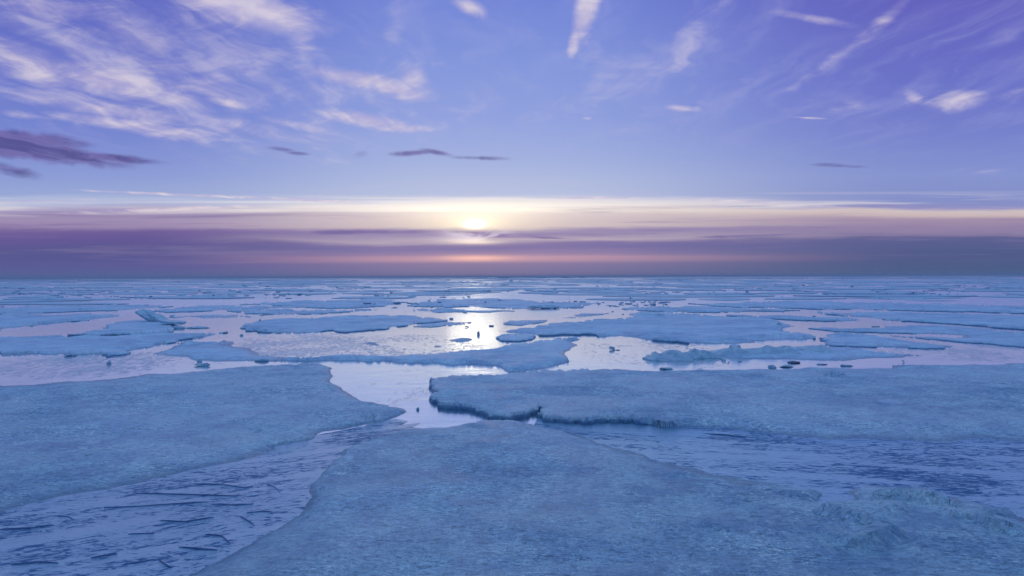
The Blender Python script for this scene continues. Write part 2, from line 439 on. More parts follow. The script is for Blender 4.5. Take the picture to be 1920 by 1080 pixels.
water_shader(N, P, refl, lin((110, 146, 182)), lin((196, 220, 234)), speck, hh, 0.6, N.ss(N.sep(P)[1], 12.0, 60.0, 0.13, 0.24), kref=2.6, tint=(0.93, 1, 1, 1))


def skim_material(name, band_dir, fleck_lo, fleck_hi, seed, pale, fleck_scale=1.0, tint=(0.73, 0.96, 1.0, 1)):
    mt, N = new_mat(name)
    P = N.vm('ADD', world_pos(N), (seed, seed * 0.7, 0.0))
    ang = band_dir
    Q = N.map(P, rot=(0, 0, -ang))
    bands = N.noise(N.map(Q, scale=(0.35, 3.2, 1)), 1.0, 3.0, 0.5, 0.3)
    fl = N.noise(N.map(Q, scale=(3.4 * fleck_scale, 12.0 * fleck_scale, 1)), 1.6, 6.0, 0.66, 1.2)
    fl2 = N.noise(N.map(P, rot=(0, 0, 0.25), scale=(6.0 * fleck_scale, 17.0 * fleck_scale, 1)), 1.5, 7.0, 0.68, 1.3)
    zone = N.noise(P, 0.55, 4.0, 0.6, 0.4)
    t = N.m('ADD', N.m('MAXIMUM', fl, fl2), N.m('MULTIPLY', N.m('SUBTRACT', zone, 0.5), 0.35))
    t = N.m('SUBTRACT', t, N.m('MULTIPLY', N.ss(bands, 0.50, 0.60), 0.10))
    fleck = N.ss(t, fleck_lo, fleck_hi)
    refl = N.m('SUBTRACT', 1.0, N.m('MULTIPLY', fleck, 0.82))
    smooth = N.ss(bands, 0.42, 0.62)
    refl = N.m('MULTIPLY', refl, N.lr(smooth, 0, 1, 0.88, 1.0))
    hh = N.m('MULTIPLY', fl, -0.012)
    hh = N.m('ADD', hh, N.m('MULTIPLY', fl2, -0.010))
    hh = N.m('ADD', hh, N.m('MULTIPLY', bands, 0.012))
    hh = N.m('ADD', hh, N.m('MULTIPLY', N.noise(P, 30.0, 4.0, 0.6), 0.0008))
    pf = N.m('MULTIPLY', N.m('SUBTRACT', 1.0, fleck), pale)
    water_shader(N, P, refl, lin((56, 100, 148)), lin((150, 196, 222)), pf, hh, 0.55, 0.15, kref=1.8, tint=tint)
    return mt


pA = ground(np.array(150.0), np.array(1060.0)); pB = ground(np.array(420.0), np.array(940.0))
mat_skim_left = skim_material('young_ice_left', math.atan2(pB[1] - pA[1], pB[0] - pA[0]) * 0.4, 0.525, 0.585, 3.0, 0.7, tint=(0.84, 0.98, 1.0, 1))
mat_skim_right = skim_material('young_ice_right', -0.25, 0.535, 0.60, 17.0, 0.85, 0.8)
mat_ridge, N = new_mat('ridge_ice')
P = world_pos(N)
b = N.new('ShaderNodeBsdfPrincipled'); N.put(b.inputs['Base Color'], N.mix(N.noise(P, 8.0, 4.0, 0.6), lin((50, 80, 124)), lin((84, 114, 156))))
b.inputs['Roughness'].default_value = 0.3
o = N.new('ShaderNodeOutputMaterial'); N.put(o.inputs[0], b.outputs[0])


# ------------------------------------------------------------------ numeric helpers
def _hash(ix, iy, s):
    n = (ix.astype(np.int64) * 374761393 + iy.astype(np.int64) * 668265263 + s * 1442695041) & 0xffffffff
    n = ((n ^ (n >> 13)) * 1274126177) & 0xffffffff
    return ((n ^ (n >> 16)) & 0xffffff) / float(0xffffff)


def vnoise(x, y, s=0):
    ix = np.floor(x); iy = np.floor(y); fx = x - ix; fy = y - iy
    fx = fx * fx * (3 - 2 * fx); fy = fy * fy * (3 - 2 * fy)
    a = _hash(ix, iy, s); b = _hash(ix + 1, iy, s); c = _hash(ix, iy + 1, s); d = _hash(ix + 1, iy + 1, s)
    return (a * (1 - fx) + b * fx) * (1 - fy) + (c * (1 - fx) + d * fx) * fy


def fbm(x, y, s=0, octv=4, rough=0.5):
    t = 0; a = 1.0; k = 0
    for i in range(octv):
        t = t + a * (vnoise(x, y, s + i * 7) - 0.5); k += a
        x = x * 2.03 + 11.3; y = y * 2.03 + 5.1; a *= rough
    return t / k * 2


def sstep(t):
    t = np.clip(t, 0, 1)
    return t * t * (3 - 2 * t)


def inside(px, py, poly):
    c = np.zeros(px.shape, bool)
    n = len(poly)
    for i in range(n):
        x0, y0 = poly[i]; x1, y1 = poly[(i + 1) % n]
        if y0 == y1: continue
        m = (y0 > py) != (y1 > py)
        c ^= m & (px < (x1 - x0) * (py - y0) / (y1 - y0) + x0)
    return c


def seg_dist(P, A, B):
    """distance of points P to the closed outline segments A->B; nearest segment and its parameter"""
    best = np.full(len(P), 1e18); bi = np.zeros(len(P), int); bt = np.zeros(len(P))
    AB = B - A; L2 = (AB ** 2).sum(1) + 1e-12
    step = max(1, int(4e6 / max(1, len(A))))
    for s in range(0, len(P), step):
        p = P[s:s + step]
        t = ((p[:, None, :] - A[None]) * AB[None]).sum(2) / L2
        t = np.clip(t, 0, 1)
        q = A[None] + AB[None] * t[..., None]
        d = ((p[:, None, :] - q) ** 2).sum(2)
        k = d.argmin(1); r = np.arange(len(p))
        best[s:s + step] = d[r, k]; bi[s:s + step] = k; bt[s:s + step] = t[r, k]
    return np.sqrt(best), bi, bt


COL = scene.collection


def tag(o, label=None, cat=None, group=None, kind=None):
    if label: o['label'] = label
    if cat: o['category'] = cat
    if group: o['group'] = group
    if kind: o['kind'] = kind
    return o


def link_mesh(name, verts, faces, mat, smooth=True, parent=None, origin=None):
    me = bpy.data.meshes.new(name)
    vv = np.asarray(verts, float)
    if origin is not None: vv = vv - np.array(origin)
    me.from_pydata([tuple(p) for p in vv], [], [tuple(f) for f in faces])
    me.update()
    if smooth: me.polygons.foreach_set('use_smooth', [True] * len(me.polygons))
    me.materials.append(mat)
    o = bpy.data.objects.new(name, me); COL.objects.link(o)
    if origin is not None: o.location = origin
    if parent: o.parent = parent
    return o


def refine(g, w, k, minpx, seed):
    """subdivide a closed ground outline, with sideways wobble, until edges are short in view"""
    rnd = random.Random(seed)
    pts = [(g[i][0], g[i][1], w[i]) for i in range(len(g))]
    for lev in range(9):
        out = []; again = False
        n = len(pts)
        A = np.array([p[:2] for p in pts])
        X, Y = pix(A[:, 0], A[:, 1])
        for i in range(n):
            a = pts[i]; b = pts[(i + 1) % n]
            out.append(a)
            j = (i + 1) % n
            L = math.hypot(X[i] - X[j], Y[i] - Y[j])
            if L > minpx:
                again = True
                dxg = b[0] - a[0]; dyg = b[1] - a[1]; Lg = math.hypot(dxg, dyg)
                # the wobble is a length on the ice, limited by what the shorter side of the bend can carry
                s = rnd.gauss(0, k)
                my = 0.5 * (a[1] + b[1])
                amp = min(Lg, 0.035 * my + 0.25 * abs(dxg) + 0.05)
                out.append(((a[0] + b[0]) / 2 - dyg / Lg * s * amp, my + dxg / Lg * s * amp * (1.0 + my / 25.0), (a[2] + b[2]) / 2))
        pts = out
        if not again: break
    return np.array([p[:2] for p in pts]), np.array([p[2] for p in pts])


def floe(label, pts, t=0.1, w=0.06, soft=False, mat=None, name='ice_floe', cat='ice floe', group='ice floes drifting on the frozen sea',
         k=0.12, minpx=5.0, grid=7.0, relief=0.02, rs=1.0, seed=1, steps=None, extra=None, z0=0.0, lip=0.25, pyflat=1.0):
    if mat is mat_ice_mid: t *= 0.6
    px_ = np.array([p[0] for p in pts], float); py_ = np.array([p[1] for p in pts], float)
    wd = [(p[2] if len(p) > 2 else (-w if soft else w)) for p in pts]
    wd = [(q * 1.9 if q < 0 else q) for q in wd]
    g = ground(px_, py_)
    ar = 0.5 * np.sum(g[:, 0] * np.roll(g[:, 1], -1) - np.roll(g[:, 0], -1) * g[:, 1])
    if ar < 0: g = g[::-1]; wd = wd[::-1]
    g, wd = refine(list(map(tuple, g)), wd, k, minpx, seed)
    if mat is mat_ice_mid:                       # stretches of the edge lie flush with the water
        q = fbm(g[:, 0] * 0.5, g[:, 1] * 0.5, seed + 9, 3)
        wd = np.where((wd > 0) & (q > 0.08), -0.05 - 1.2 * (q - 0.08), wd)
    X, Y = pix(g[:, 0], g[:, 1])
    poly = np.stack([X, Y], 1)
    # interior points, evenly spread over what can be seen
    x0, x1 = max(X.min(), -700), min(X.max(), 2600); y0, y1 = Y.min(), min(Y.max(), 1350)
    rng = np.random.RandomState(seed)
    gy = grid * 0.6
    nx = int((x1 - x0) / grid) + 1; ny = int((y1 - y0) / gy) + 1
    GX, GY = np.meshgrid(np.arange(nx) * grid + x0, np.arange(ny) * gy + y0)
    GX = GX + rng.uniform(-.35, .35, GX.shape) * grid; GY = GY + rng.uniform(-.35, .35, GY.shape) * gy
    GX = GX.ravel(); GY = GY.ravel()
    ok = (GX > -150) & (GX < 2070) | (rng.rand(len(GX)) < 0.15)
    GX = GX[ok]; GY = GY[ok]
    # rings inside the outline for the edge profile
    T = np.roll(g, -1, 0) - np.roll(g, 1, 0); T /= (np.linalg.norm(T, axis=1)[:, None] + 1e-9)
    Nn = np.stack([-T[:, 1], T[:, 0]], 1)
    rp = []
    for f in ((0.35, 1.1) if not soft else (0.4, 0.8)):
        q = g + Nn * (np.abs(wd) * f)[:, None]
        a, b_ = pix(q[:, 0], q[:, 1]); rp.append(np.stack([a, b_], 1))
    CP = np.concatenate(rp + [np.stack([GX, GY], 1)])
    CP = CP[inside(CP[:, 0], CP[:, 1], poly)]
    # drop points that crowd one another or the outline
    key = set(); keep = []
    for q in poly: key.add((int(q[0] // 1.6), int(q[1] // 0.7)))
    for i, q in enumerate(CP):
        kk = (int(q[0] // 1.6), int(q[1] // 0.7))
        if kk in key: continue
        key.add(kk); keep.append(i)
    CP = CP[keep]
    allp = np.concatenate([poly, CP])
    n = len(poly)
    res = geometry.delaunay_2d_cdt([Vector((float(a), float(-b))) for a, b in allp], [(i, (i + 1) % n) for i in range(n)], [], 1, 1e-4)
    V2 = np.array([(a.x, -a.y) for a in res[0]]); tris = res[2]
    G2 = ground(V2[:, 0], V2[:, 1])
    d, bi, bt = seg_dist(G2, g, np.roll(g, -1, 0))
    wv = wd[bi] * (1 - bt) + wd[(bi + 1) % n] * bt
    ww = np.abs(wv) + 1e-4
    sf = sstep(np.clip(0.5 - wv / 0.06, 0, 1)) if not soft else np.ones(len(d))
    hard_z = t * (1 - lip * np.exp(-2.2 * d / ww))
    soft_z = -0.02 + (t + 0.02) * sstep(d / ww)
    z = hard_z * (1 - sf) + soft_z * sf
    z = z + sf * 0.014 * fbm(G2[:, 0] * 3.1, G2[:, 1] * 2.2, seed + 40, 4, 0.6) * (1 - sstep(d / (1.5 * ww)))
    rel = fbm(G2[:, 0] * 1.3 * rs, G2[:, 1] * 1.3 * rs, seed, 5, 0.55) * relief
    far = np.clip(1.0 - (G2[:, 1] - 60) / 200, 0.3, 1)
    z = z + rel * (0.35 + 0.65 * sstep(d / (ww + 0.15))) * far
    if steps:
        for (line, amp, run) in steps:
            lp = ground(np.array([float(p[0]) for p in line]), np.array([float(p[1]) for p in line]))
            A = lp[:-1]; B = lp[1:]
            dd, si, stt = seg_dist(G2, A, B)
            dirv = B - A
            cr = dirv[si, 0] * (G2[:, 1] - A[si, 1]) - dirv[si, 1] * (G2[:, 0] - A[si, 0])
            sgn = np.where(cr > 0, 1.0, -1.0)
            s = (si + stt) / len(A)
            end = sstep(np.minimum(s, 1 - s) * 5)
            prof = np.where(sgn > 0, np.exp(-dd / run), np.exp(-dd / 0.035))
            under = np.where(sgn > 0, 0.0, np.exp(-((dd - 0.08) / 0.07) ** 2) * 0.35)
            z = z + 1.35 * amp * end * (prof - under)
    if extra is not None: z = z + extra(G2[:, 0], G2[:, 1], d)
    z = z + z0
    # outline vertices found again by position
    used = {}
    for i, (a, b_) in enumerate(V2): used[(round(a, 2), round(b_, 2))] = i
    ring = []
    for a, b_ in poly:
        i = used.get((round(a, 2), round(b_, 2)))
        if i is None:
            i = int(((V2[:, 0] - a) ** 2 + (V2[:, 1] - b_) ** 2).argmin())
        ring.append(i)
    verts = np.concatenate([G2, z[:, None]], 1)
    faces = [tuple(f) for f in tris]
    # make triangles face up
    ff = []
    for f in faces:
        a, b_, c = [verts[i] for i in f[:3]]
        if (b_[0] - a[0]) * (c[1] - a[1]) - (b_[1] - a[1]) * (c[0] - a[0]) < 0: f = tuple(reversed(f))
        ff.append(f)
    nb = len(verts)
    out = -Nn
    hv = np.where(wd < 0, 0.3, 1.0) if not soft else np.zeros(n) + 0.3
    low = np.concatenate([g + out * (0.012 * hv)[:, None], (verts[ring, 2] * 0.35 - 0.01)[:, None]], 1)
    bot = np.concatenate([g + out * (-0.01), np.full((n, 1), -0.12)], 1)
    verts = np.concatenate([verts, low, bot])
    for i in range(n):
        j = (i + 1) % n
        if ring[i] != ring[j]:
            ff.append((nb + i, nb + j, ring[j], ring[i]))
        ff.append((nb + n + i, nb + n + j, nb + j, nb + i))
    cx, cy = float(g[:, 0].mean()), float(g[:, 1].mean())
    o = link_mesh(name, verts, ff, mat or mat_ice, True, None, (cx, cy, 0.0))
    return tag(o, label, cat, group)


# ------------------------------------------------------------------ the sea
def make_water():
    R = 22000.0
    # one sheet, finer rings near the viewer only so that shading stays exact
    me = bpy.data.meshes.new('water')
    me.from_pydata([(-R, -R, 0), (R, -R, 0), (R, R, 0), (-R, R, 0)], [], [(0, 1, 2, 3)])
    me.materials.append(mat_water)
    o = bpy.data.objects.new('water', me); COL.objects.link(o)
    tag(o, kind='structure')


make_water()

H = 0.018   # hard-edge width in metres
S = -0.35  # soft edge


def front_extra(x, y, d):
    return 0.035 * fbm(x * 0.55 + 3, y * 0.4, 91, 3) * sstep(d / 0.8)


floe('large frosted floe filling the foreground, its left edge curving along the thin-ice channel',
     [(-1300, 3000, S), (-700, 1900, S), (-100, 1290, S), (230, 1108, S), (300, 1076, -.25), (400, 1037, -.25), (480, 992, -.25), (540, 955, -.25), (560, 918, -.15), (582, 888, -.15), (618, 862, -.12),
      (640, 838, -.15), (680, 819, -.3), (740, 804, -.3), (800, 797, -.3), (850, 793, -.3), (900, 788, -.2), (960, 789, -.15), (1000, 792, -.2), (1040, 799, -.3),
      (1110, 812, -.4), (1200, 835, -.5), (1290, 856, -.5), (1380, 876, -.6), (1450, 893, -.6), (1520, 912, -.5), (1570, 925, -.3), (1640, 914, -.3), (1720, 917, -.3),
      (1800, 938, -.3), (1880, 962, -.3), (1960, 985, -.4), (2200, 1050, S), (2900, 1300, S), (4200, 3000, S)],
     t=0.065, w=0.3, mat=mat_ice, grid=5.5, minpx=7, relief=0.022, seed=5, k=0.06, extra=front_extra,
     steps=[([(1618, 946), (1660, 942), (1700, 945), (1765, 956), (1810, 957)], 0.06, 0.5), ([(1528, 971), (1560, 980), (1600, 995), (1650, 1008)], 0.05, 0.35),
            ([(1585, 1044), (1620, 1038), (1660, 1026), (1700, 1010)], 0.06, 0.3), ([(1488, 944), (1515, 938), (1545, 924)], 0.05, 0.3),
            ([(1655, 972), (1680, 974), (1700, 977)], 0.03, 0.3), ([(1780, 985), (1820, 986)], 0.04, 0.25), ([(1835, 1000), (1870, 1003), (1925, 1016)], 0.055, 0.5),
            ([(1820, 962), (1870, 963), (1905, 970)], 0.03, 0.4), ([(1300, 990), (1340, 1003), (1375, 1012)], 0.02, 0.2), ([(1240, 905), (1310, 893)], 0.018, 0.2),
            ([(1040, 830), (1100, 838)], 0.018, 0.25), ([(860, 805), (920, 812)], 0.016, 0.2)])

floe('broad flat floe on the left, just behind the near left thin-ice channel',
     [(-900, 760, S), (-200, 735, S), (0, 716, -.8), (100, 712, -.8), (200, 705, -.8), (300, 697, -.6), (400, 690, -.4), (480, 684, -.3), (560, 682, -.15), (608, 681, -.15),
      (632, 690, -.15), (643, 705, -.2), (650, 722, -.2), (665, 736, -.2), (690, 748, -.25), (730, 757, -.2), (764, 766, -.1), (768, 774, -.1), (752, 784, -.15), (738, 794, -.25),
      (716, 798, -.4), (690, 812, -.6), (655, 824, -.7), (625, 838, -.7), (580, 851, -.6), (530, 862, -.5), (480, 873, -.4), (420, 890, -.5), (350, 908, -.6), (260, 932, -.6),
      (190, 946, -.6), (110, 962, -.6), (60, 982, -.6), (0, 1000, -.6), (-200, 1025, S), (-900, 1100, S)],
     t=0.05, mat=mat_ice, grid=6, relief=0.016, seed=8, k=0.07,
     steps=[([(470, 838), (520, 833), (560, 826), (600, 824)], 0.03, 0.4), ([(470, 815), (520, 812), (570, 810)], 0.02, 0.4), ([(640, 800), (690, 792), (735, 784)], 0.03, 0.4)])

floe('wide flat floe on the right with a sharp dark scalloped edge at its left end',
     [(806, 716, H), (850, 711, H), (900, 709, H), (960, 706, .05), (1000, 702, .05), (1060, 697, -.15), (1100, 692, -.4), (1180, 691, -.4), (1260, 693, -.4), (1330, 695, -.3), (1400, 691, -.3),
      (1470, 693, -.3), (1560, 688, -.4), (1650, 684, -.6), (1750, 681, -.6), (1850, 679, -.6), (1920, 677, -.6), (2300, 668, S), (3000, 668, S), (3000, 850, S), (2200, 848, -.7), (1920, 844, -.7), (1820, 847, -.7),
      (1700, 845, -.7), (1600, 840, -.6), (1500, 832, -.6), (1400, 820, -.5), (1330, 807, -.2), (1260, 804, -.02), (1200, 798, H), (1120, 794, H), (1060, 795, H), (1018, 791, H), (1007, 783, H),
      (1022, 774, H), (1010, 768, H), (1000, 777, H), (978, 785, H), (948, 789, H), (916, 785, H), (892, 775, H), (868, 769, H), (842, 768, H), (822, 760, H), (808, 747, H), (816, 739, H), (805, 728, H)],
     t=0.088, mat=mat_ice, grid=6, relief=0.018, seed=13, k=0.13,
     steps=[([(955, 755), (975, 758), (995, 768)], 0.02, 0.15), ([(820, 738), (850, 744), (880, 742)], 0.025, 0.3), ([(1535, 709), (1560, 713), (1590, 714)], 0.05, 0.4),
            ([(1515, 703), (1530, 703), (1542, 706)], 0.03, 0.3), ([(1080, 740), (1150, 743), (1190, 740)], 0.018, 0.4), ([(1130, 785), (1150, 783)], 0.02, .2),
            ([(1440, 790), (1500, 789), (1540, 797)], 0.02, 0.4), ([(1240, 765), (1300, 773)], 0.015, 0.4)])

MID = dict(mat=mat_ice_mid, grid=6, minpx=5)
floe('floe in the middle between two bright leads, sharp dark edge at its near right side',
     [(470, 678, -.3), (540, 670, -.4), (620, 664, -.4), (690, 664, -.5), (800, 663, -.5), (870, 656, -.4), (940, 650, -.1), (1000, 642, -.1), (1060, 636, -.1), (1084, 635, -.1), (1092, 645, -.3), (1083, 656, -.4), (1070, 668, -.3),
      (1064, 680, .03), (1040, 690, .03), (1000, 699, .03), (972, 703, .03), (955, 699, .05), (935, 692, -.1), (912, 686, -.1), (880, 684, -.1), (800, 683, -.1), (740, 682, -.1), (680, 680, -.1), (560, 678.5, -.1)],
     t=0.12, relief=0.016, seed=21, steps=[([(955, 650), (990, 646)], .02, .4)], **MID)
floe('dark blue floe left of the sun path, pointed at its right end',
     [(455, 612), (480, 605), (560, 597), (640, 592), (720, 592), (800, 595), (838, 599), (830, 603), (790, 607), (760, 612), (700, 620), (650, 624), (560, 626), (500, 624), (462, 619)],
     t=0.10, w=0.06, relief=0.03, seed=22, **MID)
floe('floe with a crisp dark near edge below the tilted slabs on the left',
     [(122, 631), (165, 622), (200, 613), (230, 606), (260, 603), (300, 603), (328, 606), (326, 618), (320, 625), (300, 628), (240, 629), (180, 632)], t=0.16, w=0.05, relief=0.02, seed=23, **MID)
floe('long pale blue floe at the left edge tapering to a point on the right',
     [(-500, 645), (0, 634), (60, 633), (130, 634), (220, 632), (330, 627), (428, 624), (400, 630), (330, 642), (272, 654), (238, 665), (200, 670), (120, 670), (60, 664), (0, 661), (-500, 670)],
     t=0.10, w=0.12, soft=False, relief=0.025, seed=24, **MID)
floe('low floe at the left edge, next above the flat one along the winding lead',
     [(-500, 583), (0, 577), (120, 574), (250, 572.5), (310, 577), (220, 583), (90, 587), (0, 589.5), (-500, 593)], t=0.12, w=0.06, relief=0.03, seed=124, **MID)
floe('flat floe at the left edge above the pale winding lead',
     [(-500, 597), (0, 590), (60, 587), (150, 590), (225, 594), (170, 600), (120, 605), (60, 612), (0, 619), (-500, 628)], t=0.12, w=0.06, relief=0.03, seed=25, **MID)
floe('dark rough floe behind the broad left floe, fading into slush',
     [(276, 663, .05), (300, 652, .05), (330, 645, .05), (380, 640, -.4), (440, 637, -.5), (480, 645, -.8), (520, 655, -.8), (560, 663, -.8), (600, 671, -.5), (640, 676, -.3), (520, 681, -.4), (430, 681, -.4), (370, 678, -.3), (320, 670, -.2)],
     t=0.07, relief=0.05, seed=26, **MID)
floe('thin sliver floe pointing left, beyond the tilted slabs',
     [(262, 585), (300, 580), (380, 573), (440, 574), (500, 573), (565, 577), (540, 579.5), (430, 581.5), (330, 586)], t=0.10, w=0.06, relief=0.03, seed=27, **MID)
floe('lens-shaped floe left of centre on the far side of the pale lead',
     [(420, 583.5), (450, 579), (500, 582), (560, 581.8), (640, 582), (700, 580), (745, 577), (690, 583), (640, 587), (570, 590), (520, 591), (460, 589)], t=0.10, w=0.06, relief=0.03, seed=28, **MID)
floe('flat distant floe with a dark hairline edge left of the narrow zigzag channel',
     [(450, 570), (520, 567), (560, 564), (650, 562), (740, 564), (752, 568), (740, 572), (700, 576), (650, 579), (580, 577.5), (530, 574)], t=0.10, w=0.06, relief=0.03, seed=29, **MID)
floe('small dark sliver floe right of the tilted slabs',
     [(318, 594.5), (380, 591.5), (440, 590), (505, 590), (470, 594.5), (400, 597)], t=0.06, w=0.06, relief=0.02, seed=30, **MID)
floe('floe under the sun path carrying a low dark hump on its right',
     [(766, 573), (785, 567), (850, 561), (920, 559), (1000, 564), (1060, 566), (1125, 570), (1095, 576), (1040, 580.5), (990, 581), (940, 578), (860, 576), (800, 576)], t=0.10, w=0.06, relief=0.03, seed=31, **MID)
floe('narrow low floe under the sun path, just above the widest bright water',
     [(755, 583), (790, 578.5), (860, 580), (930, 582.5), (965, 584), (900, 586), (820, 586.5)], t=0.06, w=0.05, relief=0.02, seed=32, **MID)
floe('small lozenge floe in the bright water just right of the sun path',
     [(944, 606), (970, 602), (1026, 601), (1010, 606.5), (960, 610)], t=0.05, w=0.05, relief=0.03, seed=33, **MID)
floe('slim wedge floe slanting up to the right in the bright lead',
     [(1048, 597), (1075, 591.5), (1120, 588.5), (1144, 587), (1112, 593), (1080, 597)], t=0.05, w=0.05, relief=0.03, seed=34, **MID)
floe('thin strip floe lying in the bright water left of the upright chunk',
     [(775, 613), (830, 606), (884, 604.5), (872, 608), (820, 613)], t=0.05, w=0.05, relief=0.02, seed=35, **MID)
floe('large dark blue floe right of centre with a long pointed left end',
     [(910, 624.5), (950, 618), (1010, 612), (1060, 606.5), (1110, 602.5), (1170, 598.5), (1183, 594), (1180, 590), (1205, 587), (1240, 586), (1290, 589), (1340, 595), (1400, 597), (1450, 600), (1465, 606), (1475, 618), (1500, 628),
      (1529, 634), (1510, 637), (1440, 640), (1398, 645), (1388, 652), (1378, 656), (1368, 651), (1362, 645), (1340, 645), (1290, 645), (1200, 636), (1120, 631), (1080, 629), (1000, 627.5)],
     t=0.14, w=0.06, relief=0.03, seed=36, steps=[([(1310, 639), (1360, 639), (1400, 636)], .06, .4), ([(1395, 636), (1460, 634), (1510, 634)], .04, .5)], **MID)
floe('narrow dark strip floe in the lead above the large right-of-centre floe',
     [(1340, 591), (1420, 594), (1500, 594), (1600, 598), (1618, 600.5), (1560, 602.5), (1500, 601), (1440, 598)], t=0.11, w=0.05, relief=0.03, seed=37, **MID)
floe('long flat floe right of centre on the far side of the pink lead',
     [(1166, 580), (1200, 576), (1280, 575), (1400, 579.5), (1500, 582.5), (1440, 584), (1300, 586), (1220, 584)], t=0.10, w=0.05, relief=0.03, seed=38, **MID)
floe('broad distant floe running off the right edge above the pink curved lead',
     [(1510, 585), (1620, 585), (1700, 586), (1800, 590), (1920, 594), (2600, 600), (2600, 632), (1920, 619), (1850, 613), (1750, 606), (1660, 600), (1600, 594), (1550, 590)], t=0.12, w=0.06, relief=0.03, seed=39, **MID)
floe('pale distant floe with a dark hairline along its near side at the right',
     [(1290, 570), (1400, 566), (1550, 566), (1700, 569), (1920, 573), (2600, 575), (2600, 592), (1920, 588.5), (1700, 583), (1560, 581), (1440, 577.5), (1350, 575)], t=0.12, w=0.06, relief=0.03, seed=40, **MID)
floe('dark floe at right edge below the pink curved lead, long thin left tail',
     [(1485, 612.5), (1560, 616), (1640, 617), (1700, 611.5), (1760, 611), (1830, 617), (1920, 624), (2600, 640), (2600, 665), (1920, 652), (1840, 644), (1770, 639), (1750, 634), (1790, 630), (1720, 627), (1640, 623.5), (1560, 621)],
     t=0.07, w=0.1, relief=0.02, seed=41, **MID)
floe('tongue-shaped blue floe on the right pointing towards the right edge',
     [(1550, 629), (1580, 623.5), (1640, 630), (1700, 636), (1760, 645), (1803, 652), (1740, 655), (1640, 652), (1590, 649.5), (1532, 648), (1547, 638)], t=0.08, w=0.1, relief=0.025, seed=42, **MID)
floe('narrow streak floe between two pale leads on the right',
     [(1640, 626), (1700, 630), (1760, 634), (1800, 639), (1740, 637), (1680, 632)], t=0.05, w=0.06, relief=0.02, seed=43, **MID)
floe('low floe carrying the pressure ridge on the right, with a pointed right end',
     [(1330, 668, -.2), (1400, 660, .06), (1470, 652, .06), (1550, 649, .06), (1600, 655, .05), (1650, 660, -.2), (1742, 666.5, -.2), (1700, 673, -.4), (1620, 677, -.4), (1560, 679, -.4), (1500, 677, -.3), (1430, 674, -.2), (1370, 673, -.2)],
     t=0.08, relief=0.04, seed=44, **MID)
floe('dark flat patch of ice in the slush left of the sun path',
     [(660, 645), (690, 637), (722, 640), (728, 648), (700, 650)], t=0.04, w=0.2, soft=True, relief=0.05, seed=45, **MID)
floe('rough thin patch of ice below the upright chunk',
     [(830, 640), (850, 632), (880, 633), (897, 636), (885, 641), (850, 643)], t=0.04, w=0.2, soft=True, relief=0.06, seed=46, **MID)
floe('small dark patch of ice beside the rough patch in the slush',
     [(800, 650), (815, 647), (835, 648), (850, 652), (810, 653)], t=0.04, w=0.2, soft=True, relief=0.05, seed=47, **MID)


def rim(x, y, d): return 0.05 * np.exp(-((d - 0.10) / 0.10) ** 2) + 0.02 * fbm(x * 9, y * 4, 3, 3)


floe('small round pancake floe with a raised knobbly rim in the bright water',
     [(930, 634), (940, 629.5), (965, 627.5), (990, 628.5), (1004, 632), (998, 637), (975, 640.5), (950, 641)], t=0.05, w=0.05, relief=0.02, seed=48, extra=rim,
     mat=mat_ice_mid, grid=3, minpx=3)

